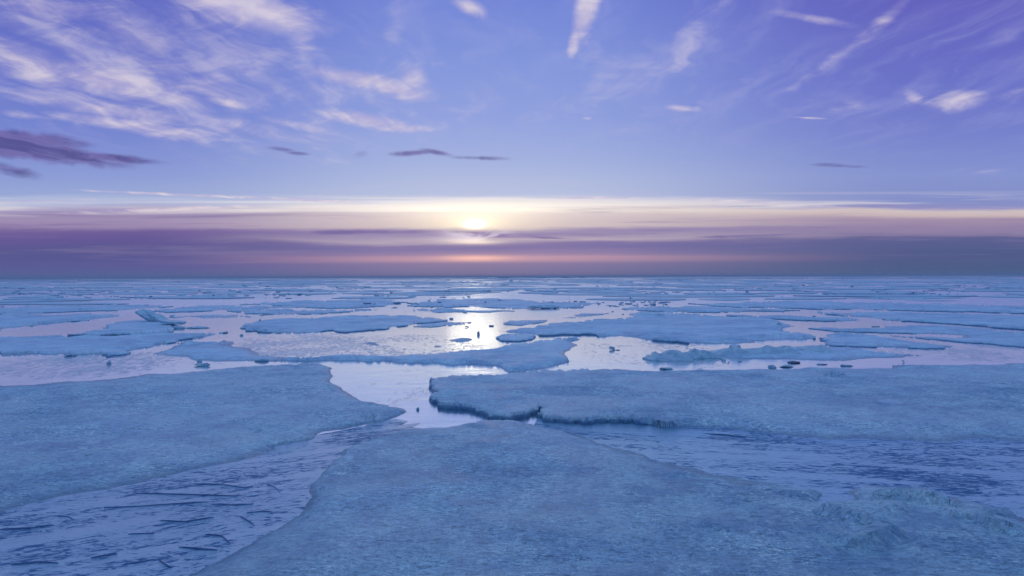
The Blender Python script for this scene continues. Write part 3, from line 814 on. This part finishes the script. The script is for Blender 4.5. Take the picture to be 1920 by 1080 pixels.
# ------------------------------------------------------------------ young ice sheets in the two near channels
def skim(name, label, pts, mat, ridges, seed, z=0.001):
    gx = ground(np.array([p[0] for p in pts], float), np.array([p[1] for p in pts], float))
    t = bpy.data.objects.new(name, None)
    c = gx.mean(0)
    t.location = (c[0], c[1], 0); COL.objects.link(t)
    tag(t, label, 'thin ice', 'sheets of young ice in the near channels')
    t.empty_display_size = 0.2
    # a slightly uneven sheet
    poly = np.array([[p[0], p[1]] for p in pts], float)
    X0, X1, Y0, Y1 = max(poly[:, 0].min(), -200), min(poly[:, 0].max(), 2120), poly[:, 1].min(), min(poly[:, 1].max(), 1300)
    rng = np.random.RandomState(seed)
    GX, GY = np.meshgrid(np.arange(X0, X1, 9.0), np.arange(Y0, Y1, 5.0))
    GX = (GX + rng.uniform(-3, 3, GX.shape)).ravel(); GY = (GY + rng.uniform(-1.6, 1.6, GY.shape)).ravel()
    ok = inside(GX, GY, poly)
    allp = np.concatenate([poly, np.stack([GX[ok], GY[ok]], 1)])
    n = len(poly)
    res = geometry.delaunay_2d_cdt([Vector((float(a), float(-b))) for a, b in allp], [(i, (i + 1) % n) for i in range(n)], [], 1, 1e-4)
    V2 = np.array([(a.x, -a.y) for a in res[0]])
    G2 = ground(V2[:, 0], V2[:, 1])
    zz = z + 0.006 * (0.5 + 0.5 * fbm(G2[:, 0] * 2.0, G2[:, 1] * 0.9, seed, 4))
    vs_ = np.concatenate([G2 - c, zz[:, None]], 1)
    ff = []
    for f in res[2]:
        a, b_, cc_ = [vs_[i] for i in f[:3]]
        if (b_[0] - a[0]) * (cc_[1] - a[1]) - (b_[1] - a[1]) * (cc_[0] - a[0]) < 0: f = list(reversed(f))
        ff.append(f)
    link_mesh('sheet', vs_, ff, mat, True, t)
    rn = random.Random(seed)
    for (line, wid, hgt) in ridges:
        wid *= 0.22; hgt *= 0.5
        lp = []
        for (a, b_), (c2, d2) in zip(line[:-1], line[1:]):
            m = max(2, int(math.hypot(c2 - a, d2 - b_) / 7))
            for i in range(m): lp.append((a + (c2 - a) * i / m, b_ + (d2 - b_) * i / m))
        lp.append(line[-1])
        lg = ground(np.array([p[0] for p in lp], float), np.array([p[1] for p in lp], float)) - c
        vv = []; fc = []
        for i in range(len(lg)):
            s = i / (len(lg) - 1)
            e = min(1.0, 6 * min(s, 1 - s) + 0.1) * rn.uniform(0.75, 1.15)
            tt = lg[min(i + 1, len(lg) - 1)] - lg[max(i - 1, 0)]; tt = tt / (np.linalg.norm(tt) + 1e-9)
            nn_ = np.array([-tt[1], tt[0]]); wob = rn.uniform(-.25, .25) * wid
            for k_, (o_, h_) in enumerate(((-0.5, -0.004), (-0.25, 0.8), (0.2, 1.0), (1.0, -0.004))):
                p = lg[i] + nn_ * (o_ * wid * e + wob)
                vv.append((p[0], p[1], 0.008 + (h_ * hgt * e if h_ > 0 else h_ * 1.5)))
        for i in range(len(lg) - 1):
            for k_ in range(3):
                fc.append((i * 4 + k_, i * 4 + k_ + 1, i * 4 + 5 + k_, i * 4 + 4 + k_))
        link_mesh('ridge', vv, fc, mat_ridge, True, t)
    return t


skim('young_ice', 'thin glassy sheet of young ice in the near left channel, crossed by needle ridges',
     [(-900, 1010), (-300, 960), (0, 930), (150, 905), (300, 880), (450, 850), (600, 815), (680, 800), (715, 790), (742, 786), (765, 790), (752, 797), (790, 793), (770, 801), (800, 806), (790, 830), (740, 870), (700, 930), (680, 980), (600, 1040), (480, 1100), (300, 1160), (-150, 1330), (-800, 1900), (-2300, 1900)],
     mat_skim_left,
     [([(255, 926), (330, 928), (400, 930), (445, 931)], .025, .012), ([(195, 953), (260, 951), (310, 947), (392, 942)], .022, .010), ([(362, 908), (420, 910), (460, 916), (474, 912)], .022, .010),
      ([(300, 977), (345, 980), (400, 971)], .022, .012), ([(450, 970), (462, 976), (477, 986)], .026, .014), ([(385, 1003), (416, 1007), (432, 1021)], .024, .014),
      ([(335, 1027), (370, 1031), (408, 1033)], .03, .016), ([(296, 1050), (308, 1060), (322, 1066)], .03, .016), ([(0, 994), (60, 991), (100, 986)], .024, .012),
      ([(108, 969), (128, 970), (140, 977)], .024, .010), ([(240, 1003), (290, 1001)], .02, .008), ([(395, 947), (440, 948), (475, 946)], .018, .008),
      ([(462, 963), (490, 960), (512, 961)], .018, .008), ([(500, 908), (516, 915), (526, 924)], .018, .008), ([(170, 1048), (215, 1040), (220, 1040)], .024, .012),
      ([(230, 1060), (262, 1056), (290, 1050)], .022, .010), ([(20, 1060), (70, 1056), (110, 1057)], .03, .012)], 3)
skim('young_ice', 'rippled sheet of young ice with dark open flecks in the channel at the right',
     [(1010, 780), (1100, 778), (1300, 780), (1500, 790), (1700, 795), (1900, 795), (2600, 795), (2600, 1300), (2300, 1200), (1900, 1060), (1700, 1010), (1580, 1000), (1450, 970), (1300, 930), (1150, 890), (1060, 860), (990, 820)],
     mat_skim_right, [([(1330, 815), (1365, 817), (1400, 822)], .03, .02)], 4)

# ------------------------------------------------------------------ blocks and slabs of ice
def chunk_mesh(seed, w, d, h, n=13, rough=0.07, flat=False, sub=1):
    rn = random.Random(seed)
    bm = bmesh.new()
    for i in range(n):
        a = rn.uniform(0, 2 * math.pi); zz = rn.uniform(-0.25, 1.0)
        r = math.sqrt(max(0.0, 1 - max(0, zz) ** (3 if flat else 2) * 0.85)) * rn.uniform(0.8, 1.0)
        bm.verts.new((math.cos(a) * r * w / 2, math.sin(a) * r * d / 2, zz * h))
    bmesh.ops.convex_hull(bm, input=bm.verts)
    for v_ in [v_ for v_ in bm.verts if not v_.link_faces]: bm.verts.remove(v_)
    bmesh.ops.triangulate(bm, faces=bm.faces)
    for _ in range(sub):
        bmesh.ops.subdivide_edges(bm, edges=bm.edges, cuts=1, use_grid_fill=True)
        bmesh.ops.triangulate(bm, faces=bm.faces)
    s = min(w, d, h)
    for v_ in bm.verts:
        nrm = v_.co.normalized()
        q = v_.co / s * 2.2
        f = float(fbm(np.array([q.x + q.z * 1.7 + seed]), np.array([q.y - q.z * 1.3]), seed, 3)[0])
        v_.co += nrm * f * s * rough * 2
    bmesh.ops.recalc_face_normals(bm, faces=bm.faces)
    me = bpy.data.meshes.new('ice_chunk')
    bm.to_mesh(me); bm.free()
    me.polygons.foreach_set('use_smooth', [False] * len(me.polygons))
    return me


def scale_at(y, x):
    g = ground(np.array(float(x)), np.array(float(y)))
    d = ray(np.array(float(x)), np.array(float(y)))
    return g, CAM_H / -d[2]          # metres per picture pixel


def chunk(label, x, y, wpx, hpx, seed, name='ice_chunk', cat='ice chunk', group='loose ice chunks on the floes and leads', mat=None, depth=0.8, z=0.0, rz=0.0, **kw):
    g, s = scale_at(y, x)
    if wpx > 16 and depth == 0.8: depth = 0.35
    me = chunk_mesh(seed, wpx * s * 0.85, wpx * s * depth, hpx * s * (0.75 if x < 1200 or y < 600 else 0.6), **kw)
    me.materials.append(mat or mat_block)
    o = bpy.data.objects.new(name, me); COL.objects.link(o)
    o.location = (g[0], g[1] + wpx * s * depth * 0.3, z); o.rotation_euler.z = rz
    return tag(o, label, cat, group)


def slab(label, x, y, lpx, thick, width, tilt, rz, seed, z=0.0, name='ice_slab'):
    """broken plate of ice, leaning"""
    g, s = scale_at(y, x)
    L = lpx * s; rn = random.Random(seed)
    bm = bmesh.new()
    top = []
    base = [(-.5, -.5), (-.15, -.55), (.3, -.5), (.52, -.28), (.5, .1), (.42, .5), (0, .55), (-.35, .48), (-.55, .1)]
    for (a, b_) in base: top.append(bm.verts.new((a * L * rn.uniform(.9, 1.05), b_ * width * rn.uniform(.9, 1.1), thick)))
    f = bm.faces.new(top)
    r = bmesh.ops.extrude_face_region(bm, geom=[f])
    for v_ in [e for e in r['geom'] if isinstance(e, bmesh.types.BMVert)]: v_.co.z -= thick
    bmesh.ops.recalc_face_normals(bm, faces=bm.faces)
    bmesh.ops.bevel(bm, geom=list(bm.edges), offset=thick * 0.18, segments=2, affect='EDGES')
    bmesh.ops.triangulate(bm, faces=bm.faces)
    bmesh.ops.subdivide_edges(bm, edges=bm.edges, cuts=2)
    for v_ in bm.verts:
        f_ = float(fbm(np.array([v_.co.x * 5 + seed]), np.array([v_.co.y * 5 + v_.co.z * 9]), seed, 3)[0])
        v_.co.z += f_ * thick * 0.25; v_.co.x += f_ * thick * 0.3
    me = bpy.data.meshes.new(name); bm.to_mesh(me); bm.free()
    me.materials.append(mat_block)
    o = bpy.data.objects.new(name, me); COL.objects.link(o)
    o.rotation_euler = (math.radians(rn.uniform(-8, 8)), math.radians(tilt), math.radians(rz))
    o.location = (g[0], g[1], z)
    return tag(o, label, 'ice slab', 'broken slabs tilted up on the left floe')


slab('tallest tilted slab of ice rising to the left behind the crisp-edged left floe', 281, 606, 42, 0.09, 0.8, 34, -8, 1, z=0.27)
slab('smaller tilted slab leaning against the right side of the tallest slab', 300, 607, 34, 0.08, 0.6, 26, -15, 2, z=0.20)
slab('low slab lying at the right end of the tilted pile', 326, 612, 40, 0.10, 0.7, 6, 10, 3, z=0.12)
chunk('lumpy grey-blue block at the foot of the tilted slabs', 330, 617, 42, 9, 4, n=20)
chunk('low rubble heap trailing right from the tilted slabs', 365, 616, 60, 5, 5, n=22, depth=.5)
chunk('small dark low block in the pale water up and right of the tilted slabs', 323, 594, 17, 5, 6)
chunk('thick flat-topped block on the left end of the dark pointed floe', 491, 623, 27, 10, 7, flat=True)
chunk('round dark chunk in the pale lead left of the flat-topped block', 452, 630, 9, 6, 8)
chunk('tiny dark chunk in the pale lead, right one of two below the round chunk', 420, 640, 10, 4, 9)
chunk('tiny dark chunk in the pale lead, left one of two below the round chunk', 393, 643, 12, 4, 10)
chunk('wide low block with a sharp left corner behind the broad left floe', 378, 687, 46, 8, 11, n=20)
chunk('small boulder of ice resting on the back of the wide low block', 373, 679, 18, 8, 12, z=0.0)
chunk('smooth dark mound of ice in the slush, right of the wide low block', 489, 678, 40, 9, 13, n=24, rough=.06)
chunk('lone upright chunk in the speckled slush at the left', 203, 683, 11, 11, 14)
chunk('small pinkish-lit chunk standing in the pale lead left of the dark pointed floe', 487, 601, 5, 5, 15)
chunk('very small flat chunk in the pale lead behind the dark pointed floe', 556, 599, 8, 3, 16)
chunk('small dark chunk at the right tip of the dark pointed floe', 846, 599, 10, 5, 17)
chunk('small jagged chunk in the bright water above left of the upright chunk', 875, 614, 12, 5, 18)
chunk('upright glinting chunk standing in the brightest water under the sun', 897, 628, 8, 12, 19, depth=.6)
chunk('flat dark chunk in the bright water right of the upright chunk', 921, 612, 15, 4, 20, n=14)
chunk('small dark chunk on the narrow low floe under the sun path', 872, 587, 12, 4, 21)
chunk('peaked chunk with a thin tail in the bright frosted lead right of centre', 1147, 656, 18, 9, 22, n=12)
chunk('flat tail of ice beside the peaked chunk in the bright frosted lead', 1158, 657, 14, 3, 222, n=12)
chunk('tiny dark chunk standing in the narrow channel at the middle', 783, 769, 8, 8, 23)
chunk('flat frosty block lying on the near shore below the pressure ridge', 1250, 693, 34, 7, 24, n=18, flat=True)
chunk('small clear block leaning in front of the pressure ridge', 1359, 677, 14, 8, 25, n=9)
chunk('clear glassy cube of ice at the near shore, left of the dirty lump', 1449, 691, 22, 12, 26, n=9, rough=.05, depth=.7, flat=True)
chunk('low wide block frozen behind the glassy cube', 1476, 689, 38, 8, 27, n=16)
chunk('tiny dark chunk in the still water, right one of two before the ridge', 1388, 679, 13, 3.5, 28)
chunk('tiny dark chunk in the still water, left one of two before the ridge', 1367, 680, 6, 3, 29)
chunk('dark dirty lump of ice with brownish weed in front of the pressure ridge', 1490, 681, 36, 6, 30, mat=mat_dirty, n=22, rough=.2)
chunk('thin flat plate of ice right of the dirty lump', 1542, 684, 30, 4, 31, n=14, flat=True)
chunk('low mound at the shore right of the thin flat plate', 1588, 687, 34, 6, 32, n=18, rough=.06)
chunk('dark flat-topped block in the pink curved lead on the right', 1643, 613, 20, 5, 33, flat=True)
chunk('small dark block right of the flat-topped block in the pink lead', 1684, 616, 9, 4, 34)
chunk('small dark block at the tip of the floe in the pink lead', 1720, 613, 7, 3, 35)
chunk('small upright clear chunk in the frosted lead right of the ridge', 1694, 680, 7, 8, 36)
chunk('oval pale cap of snow on the wide right floe', 1682, 769, 54, 9, 37, name='snow_mound', cat='snow mound', group='snow patches on the wide right floe', mat=mat_snow, n=60, rough=.02, z=0.07, depth=1.3)
chunk('long thin pale drift of snow slanting below the oval snow cap', 1725, 788, 120, 2.6, 38, name='snow_mound', cat='snow mound', group='snow patches on the wide right floe', mat=mat_snow, n=60, rough=.02, z=0.072, depth=.35, rz=-0.35)
chunk('dark low hump of ice on the floe right of the sun path', 1020, 579.5, 84, 7, 39, name='ice_hump', cat='ice hump', n=40, rough=.06, depth=.8, z=.08)
chunk('lumpy mound at the left point of the floe beyond the pink lead', 1222, 594, 70, 5.5, 40, n=30, rough=.06, z=.1)
chunk('small dark chunk on the shore left of the pink lead', 1149, 585, 6, 3, 41)
chunk('small dark chunk at the bend of the pink lead', 1168, 590, 7, 3, 42)
chunk('dark chunk on the right tip of the large right-of-centre floe', 1463, 613, 14, 6, 43, z=.1)
chunk('low chunk in the pink lead above the dark strip floe', 1528, 594, 11, 3, 44)
chunk('small cone of ice left of the slabs, far off on the pack', 253, 560, 9, 6, 45, n=9)
chunk('low dark heap with a shadowed foot far off at the left', 97, 562, 28, 5, 46, n=22)
chunk('long dark low ridge far off on the right pack ice', 1502, 546, 66, 3.6, 47, n=26, depth=.5)
chunk('dark block with a square left end far off on the right', 1587, 550, 28, 5.5, 48, n=14, depth=.6)
chunk('left one of two small blocks standing on the far ice right of centre', 1331, 553, 9, 5, 49)
chunk('right one of two small blocks standing on the far ice right of centre', 1347, 554, 9, 4.5, 50)
chunk('wedge-shaped dark block in the sun path far off', 912, 549, 20, 4, 51, n=10, depth=.6)
chunk('long low dark ice bar at the far right, upper one of two', 1700, 561.5, 110, 2.8, 52, n=30, depth=.4)
chunk('long low dark ice bar at the far right, lower one of two', 1760, 564.5, 130, 2.8, 53, n=30, depth=.4)
chunk('small dark heap on the far pack left of the sun path', 562, 552, 22, 3, 54, n=20, depth=.6)

# pressure ridge: one long heap of broken plates
def ridge_line(label, pts, hpx, seed, name='pressure_ridge'):
    rn = random.Random(seed)
    P0 = [scale_at(y, x) for x, y in pts]
    path = []
    for (a, sa), (b_, sb) in zip(P0[:-1], P0[1:]):
        m = 26
        for i in range(m): path.append((a + (b_ - a) * i / m, sa + (sb - sa) * i / m))
    path.append(P0[-1])
    c = path[0][0]
    n = len(path); K = 15
    verts = []; faces = []
    for i, (p, s) in enumerate(path):
        q = i / (n - 1)
        tt = path[min(i + 1, n - 1)][0] - path[max(i - 1, 0)][0]; tt = tt / np.linalg.norm(tt)
        nn_ = np.array([-tt[1], tt[0]])
        prof = min(1, 9 * q + .15) * min(1, 5 * (1 - q) + .05)
        hmod = 0.62 + 0.75 * float(fbm(np.array([q * 17.0]), np.array([seed * 1.0]), seed, 3, .6)[0])
        hh_ = hpx * s * prof * max(0.3, hmod)
        wd_ = (0.55 + 0.35 * float(fbm(np.array([q * 9.0]), np.array([seed + 5.0]), seed, 2)[0])) * min(1, prof + .3)
        for k_ in range(K):
            a = k_ / (K - 1) * 2 - 1
            zz = hh_ * (1 - abs(a) ** 1.7)
            e = float(fbm(np.array([p[0] * 4.5 + a * 1.2]), np.array([p[1] * 1.5 + a * 2.5]), seed + 3, 4, .6)[0])
            zz += e * hpx * s * 0.38 * (1 - a * a)
            pp = p + nn_ * (a * wd_ + 0.05 * e)
            verts.append((pp[0] - c[0], pp[1] - c[1], max(-.03, zz - (0.04 if abs(a) > .98 else 0)) if abs(a) < .98 else -.04))
    for i in range(n - 1):
        for k_ in range(K - 1):
            faces.append((i * K + k_, i * K + k_ + 1, (i + 1) * K + k_ + 1, (i + 1) * K + k_)[::-1])
    o = link_mesh(name, verts, faces, mat_block, True)
    o.location = (c[0], c[1], 0)
    return tag(o, label, 'ice ridge', 'pressure ridges of heaped ice')


ridge_line('left half of the lumpy pressure ridge, with a rounded left end', [(1206, 673), (1250, 673), (1300, 670), (1350, 668)], 15, 61)
ridge_line('right half of the pressure ridge, smoother and longer, ending in a ragged right tip', [(1340, 667), (1400, 664), (1470, 662), (1530, 661), (1592, 661)], 13, 62)

# ------------------------------------------------------------------ distant floes, row behind row
rn = random.Random(77)


def far_floe(cx, cy, wpx, hpx, slant, seed, group, label):
    r = random.Random(seed)
    n = 12; pts = []
    g0, s = scale_at(cy, cx)
    for i in range(n):
        a = 2 * math.pi * i / n
        rr = r.uniform(.72, 1.08)
        # superellipse with long pointed ends
        x = cx + math.copysign(abs(math.cos(a)) ** 0.85, math.cos(a)) * wpx / 2 * rr
        y = cy + math.copysign(abs(math.sin(a)) ** 1.1, -math.sin(a)) * hpx / 2 * r.uniform(.75, 1.1) + slant * (x - cx)
        pts.append((x, max(y, hor(x) + 2.2)))
    gx = ground(np.array([p[0] for p in pts]), np.array([p[1] for p in pts]))
    c = gx.mean(0)
    out = []
    for i in range(n):
        a, b_ = gx[i], gx[(i + 1) % n]
        out.append(a); m = (a + b_) / 2; ab = b_ - a
        out.append(m + np.array([-ab[1], ab[0]]) * r.gauss(0, .03))
    g = np.array(out) - c
    t = r.uniform(.03, .09)
    N_ = len(g)
    inner = g * 0.9
    vv = [(p[0], p[1], t * .75) for p in g] + [(p[0], p[1], t * r.uniform(.85, 1.3)) for p in inner] + [(0, 0, t * 1.1)] + [(p[0], p[1], -.08) for p in g]
    ff = []
    for i in range(N_):
        j = (i + 1) % N_
        ff.append((i, N_ + i, N_ + j, j)); ff.append((N_ + i, 2 * N_, N_ + j)); ff.append((i, j, 2 * N_ + 1 + j, 2 * N_ + 1 + i))
    o = link_mesh('ice_floe', vv, ff, mat_ice_far, False)
    bm = bmesh.new(); bm.from_mesh(o.data); bmesh.ops.recalc_face_normals(bm, faces=bm.faces); bm.to_mesh(o.data); bm.free()
    o.location = (c[0], c[1], 0)
    return tag(o, label, 'ice floe', group)


def zone_of(x):
    if x < 640: return ('distant floes on the left', 'thin distant ice floe, one of the flat blue strips left of the sun path')
    if x < 1150: return ('distant floes under the sun', 'thin distant ice floe, one of the flat strips straight below the sun')
    return ('distant floes on the right', 'thin distant ice floe, one of the flat blue strips right of the sun path')


dyr = 7.0; sd_ = 1000; nfar = 0
while dyr < 53:
    stepy = 1.7 + dyr * 0.075
    x = -150 + rn.uniform(-60, 40)
    while x < 2080:
        wpx = rn.uniform(70, 300) * (0.65 + dyr / 70)
        cx = x + wpx / 2
        y = hor(cx) + dyr + rn.uniform(-.3, .3) * stepy
        z_ = zone_of(cx)
        cover = .94 if cx > 1150 else (.88 if cx < 640 else .76)
        skip = rn.random() > cover
        if dyr > 38 and (240 < cx < 560): skip = skip or rn.random() < .35
        if dyr > 46 and (700 < cx < 1200): skip = True
        if dyr > 44 and cx > 1250: skip = True
        if dyr > 40 and 430 < cx < 1130 : skip = True
        if not skip:
            far_floe(cx, y, wpx * 1.02, stepy * rn.uniform(.75, 1.05), rn.uniform(-.004, .004), sd_, z_[0], z_[1]); nfar += 1
        x += wpx * rn.uniform(.9, 1.12); sd_ += 1
    dyr += stepy
print('far floes', nfar)

# the pack beyond some 350 m: too many and too thin to count
vv = []; ff = []
dyr = 0.6
while dyr < 7.0:
    stepy = 0.55 + dyr * .13
    x = -900 + rn.uniform(-60, 40)
    while x < 2900:
        wpx = rn.uniform(30, 220)
        cx = x + wpx / 2
        if rn.random() < (.8 if cx > 1150 or cx < 500 else .66):
            y0_ = hor(cx) + dyr; h_ = stepy * rn.uniform(.5, .95)
            pts = [(cx - wpx / 2, y0_ + h_ * .4), (cx - wpx * .3, y0_ + h_ * .05), (cx + wpx * .25, y0_), (cx + wpx / 2, y0_ + h_ * .5), (cx + wpx * .28, y0_ + h_ * .95), (cx - wpx * .2, y0_ + h_)]
            g = ground(np.array([p[0] for p in pts]), np.array([p[1] for p in pts]))
            b0 = len(vv); t = rn.uniform(.06, .18)
            for p in g: vv.append((p[0], p[1], t))
            for p in g: vv.append((p[0], p[1], -.1))
            ff.append(tuple(b0 + i for i in range(6))[::-1])
            for i in range(6):
                j = (i + 1) % 6
                ff.append((b0 + i, b0 + j, b0 + 6 + j, b0 + 6 + i))
        x += wpx * rn.uniform(.95, 1.3)
    dyr += stepy
pk = link_mesh('pack_ice', vv, ff, mat_ice_far, False)
bm = bmesh.new(); bm.from_mesh(pk.data); bmesh.ops.recalc_face_normals(bm, faces=bm.faces); bm.to_mesh(pk.data); bm.free()
tag(pk, 'far pack ice merging into a blue line along the horizon', 'pack ice', kind='stuff')

# hummocks on the horizon and loose blocks over the far field
for i, (x, w_, h_) in enumerate([(1020, 34, 4.5), (1066, 30, 3.5), (1096, 20, 3), (945, 30, 2.2), (905, 18, 2)]):
    lab = ['highest far hummock on the horizon right of the sun', 'rounded far hummock on the horizon, right neighbour of the highest', 'small far hummock on the horizon, right end of the group of three',
           'low far hummock on the horizon just right of the sun path', 'low far hummock on the horizon in the sun path'][i]
    yy = hor(x) + 3.0
    chunk(lab, x, yy, w_ * 1.3, h_ * .55 + 2.0, 300 + i, name='ice_hummock', cat='ice hummock', group='hummocks on the horizon', mat=mat_ice_far, n=14, rough=.10, depth=.4, sub=2)

# brash: thousands of small broken plates between the floes
rb = random.Random(5)
vv = []; ff = []
for i in range(5200):
    dyy = 6 + 52 * rb.random() ** 1.2
    x = rb.uniform(-60, 1980)
    clump = fbm(np.array([x / 130.0]), np.array([dyy / 5.0]), 55, 3)[0]
    if clump < rb.uniform(-0.15, 0.35): continue
    if dyy > 40 and (230 < x < 560 or x > 1250): continue
    wpx = 2.0 + 16 * rb.random() ** 2.2
    hpx_ = (0.5 + dyy * 0.018) * rb.uniform(.5, 1.3)
    cy = hor(x) + dyy
    m = rb.choice([5, 6, 7])
    a0 = rb.uniform(0, 6.28)
    pts = [(x + math.cos(a0 + 6.2832 * k_ / m) * wpx / 2 * rb.uniform(.7, 1.1), cy + math.sin(a0 + 6.2832 * k_ / m) * hpx_ / 2 * rb.uniform(.7, 1.1)) for k_ in range(m)]
    g = ground(np.array([p[0] for p in pts]), np.array([p[1] for p in pts]))
    t = rb.uniform(.02, .07) * (1 + (rb.random() < .08) * 2)
    tx, ty = rb.uniform(-.03, .03), rb.uniform(-.03, .03); gc = g.mean(0); b0 = len(vv)
    for p in g: vv.append((p[0], p[1], max(.01, t + max(-.02, min(.02, (p[0] - gc[0]) * tx + (p[1] - gc[1]) * ty * .2)))))
    for p in g: vv.append((p[0], p[1], -.03))
    ff.append(tuple(b0 + k_ for k_ in range(m))[::-1])
    for k_ in range(m):
        j = (k_ + 1) % m
        ff.append((b0 + k_, b0 + j, b0 + m + j, b0 + m + k_))
bo = link_mesh('brash_ice', vv, ff, mat_ice_far, False)
bm = bmesh.new(); bm.from_mesh(bo.data); bmesh.ops.recalc_face_normals(bm, faces=bm.faces); bm.to_mesh(bo.data); bm.free()
tag(bo, 'fine broken brash ice strewn between the distant floes', 'brash ice', kind='stuff')

protos = [chunk_mesh(400 + i, 1.0, 0.6, 0.42, n=16, sub=1, rough=.15) for i in range(6)]
for p_ in protos: p_.materials.append(mat_block)
for i in range(40):
    dyy = 5 + 42 * rn.random() ** 1.3
    x = rn.uniform(-20, 1940)
    g, s = scale_at(hor(x) + dyy, x)
    w_ = rn.choice([4, 5, 6, 7, 8, 10, 14, 20]) * (0.55 + dyy / 60) * s
    o = bpy.data.objects.new('ice_chunk', protos[i % 6]); COL.objects.link(o)
    o.location = (g[0], g[1], 0.03); o.scale = (w_, w_ * .8, min(w_, (2.2 + dyy * .1) * s / .42 * rn.uniform(.5, 1.0)))
    o.rotation_euler.z = rn.uniform(-.5, .5)
    side = 'left of' if x < 780 else ('under' if x < 1000 else 'right of')
    tag(o, {'left of': 'tiny far chunk of ice standing on the distant floes left of the sun path', 'under': 'tiny far chunk of ice silhouetted in the sun path under the sun',
            'right of': 'tiny far chunk of ice standing on the distant floes right of the sun path'}[side], 'ice chunk', 'tiny far ice chunks ' + side + ' the sun path')

# ------------------------------------------------------------------ thin sea haze lying over the ice
hz = bpy.data.materials.new('haze'); hz.use_nodes = True; hz.node_tree.nodes.clear()
HN = NT(hz.node_tree)
pv = HN.new('ShaderNodeVolumePrincipled')
pv.inputs['Color'].default_value = (0.62, 0.74, 0.92, 1)
pv.inputs['Density'].default_value = 0.0010
pv.inputs['Anisotropy'].default_value = 0.0
ho = HN.new('ShaderNodeOutputMaterial'); HN.put(ho.inputs['Volume'], pv.outputs[0])
bm = bmesh.new(); bmesh.ops.create_cube(bm, size=1.0)
hm = bpy.data.meshes.new('haze'); bm.to_mesh(hm); bm.free(); hm.materials.append(hz)
hb = bpy.data.objects.new('haze', hm); COL.objects.link(hb)
hb.scale = (44400, 44400, 4.5); hb.location = (0, 0, 1.25)
tag(hb, 'thin haze over the far ice', 'haze', kind='stuff')
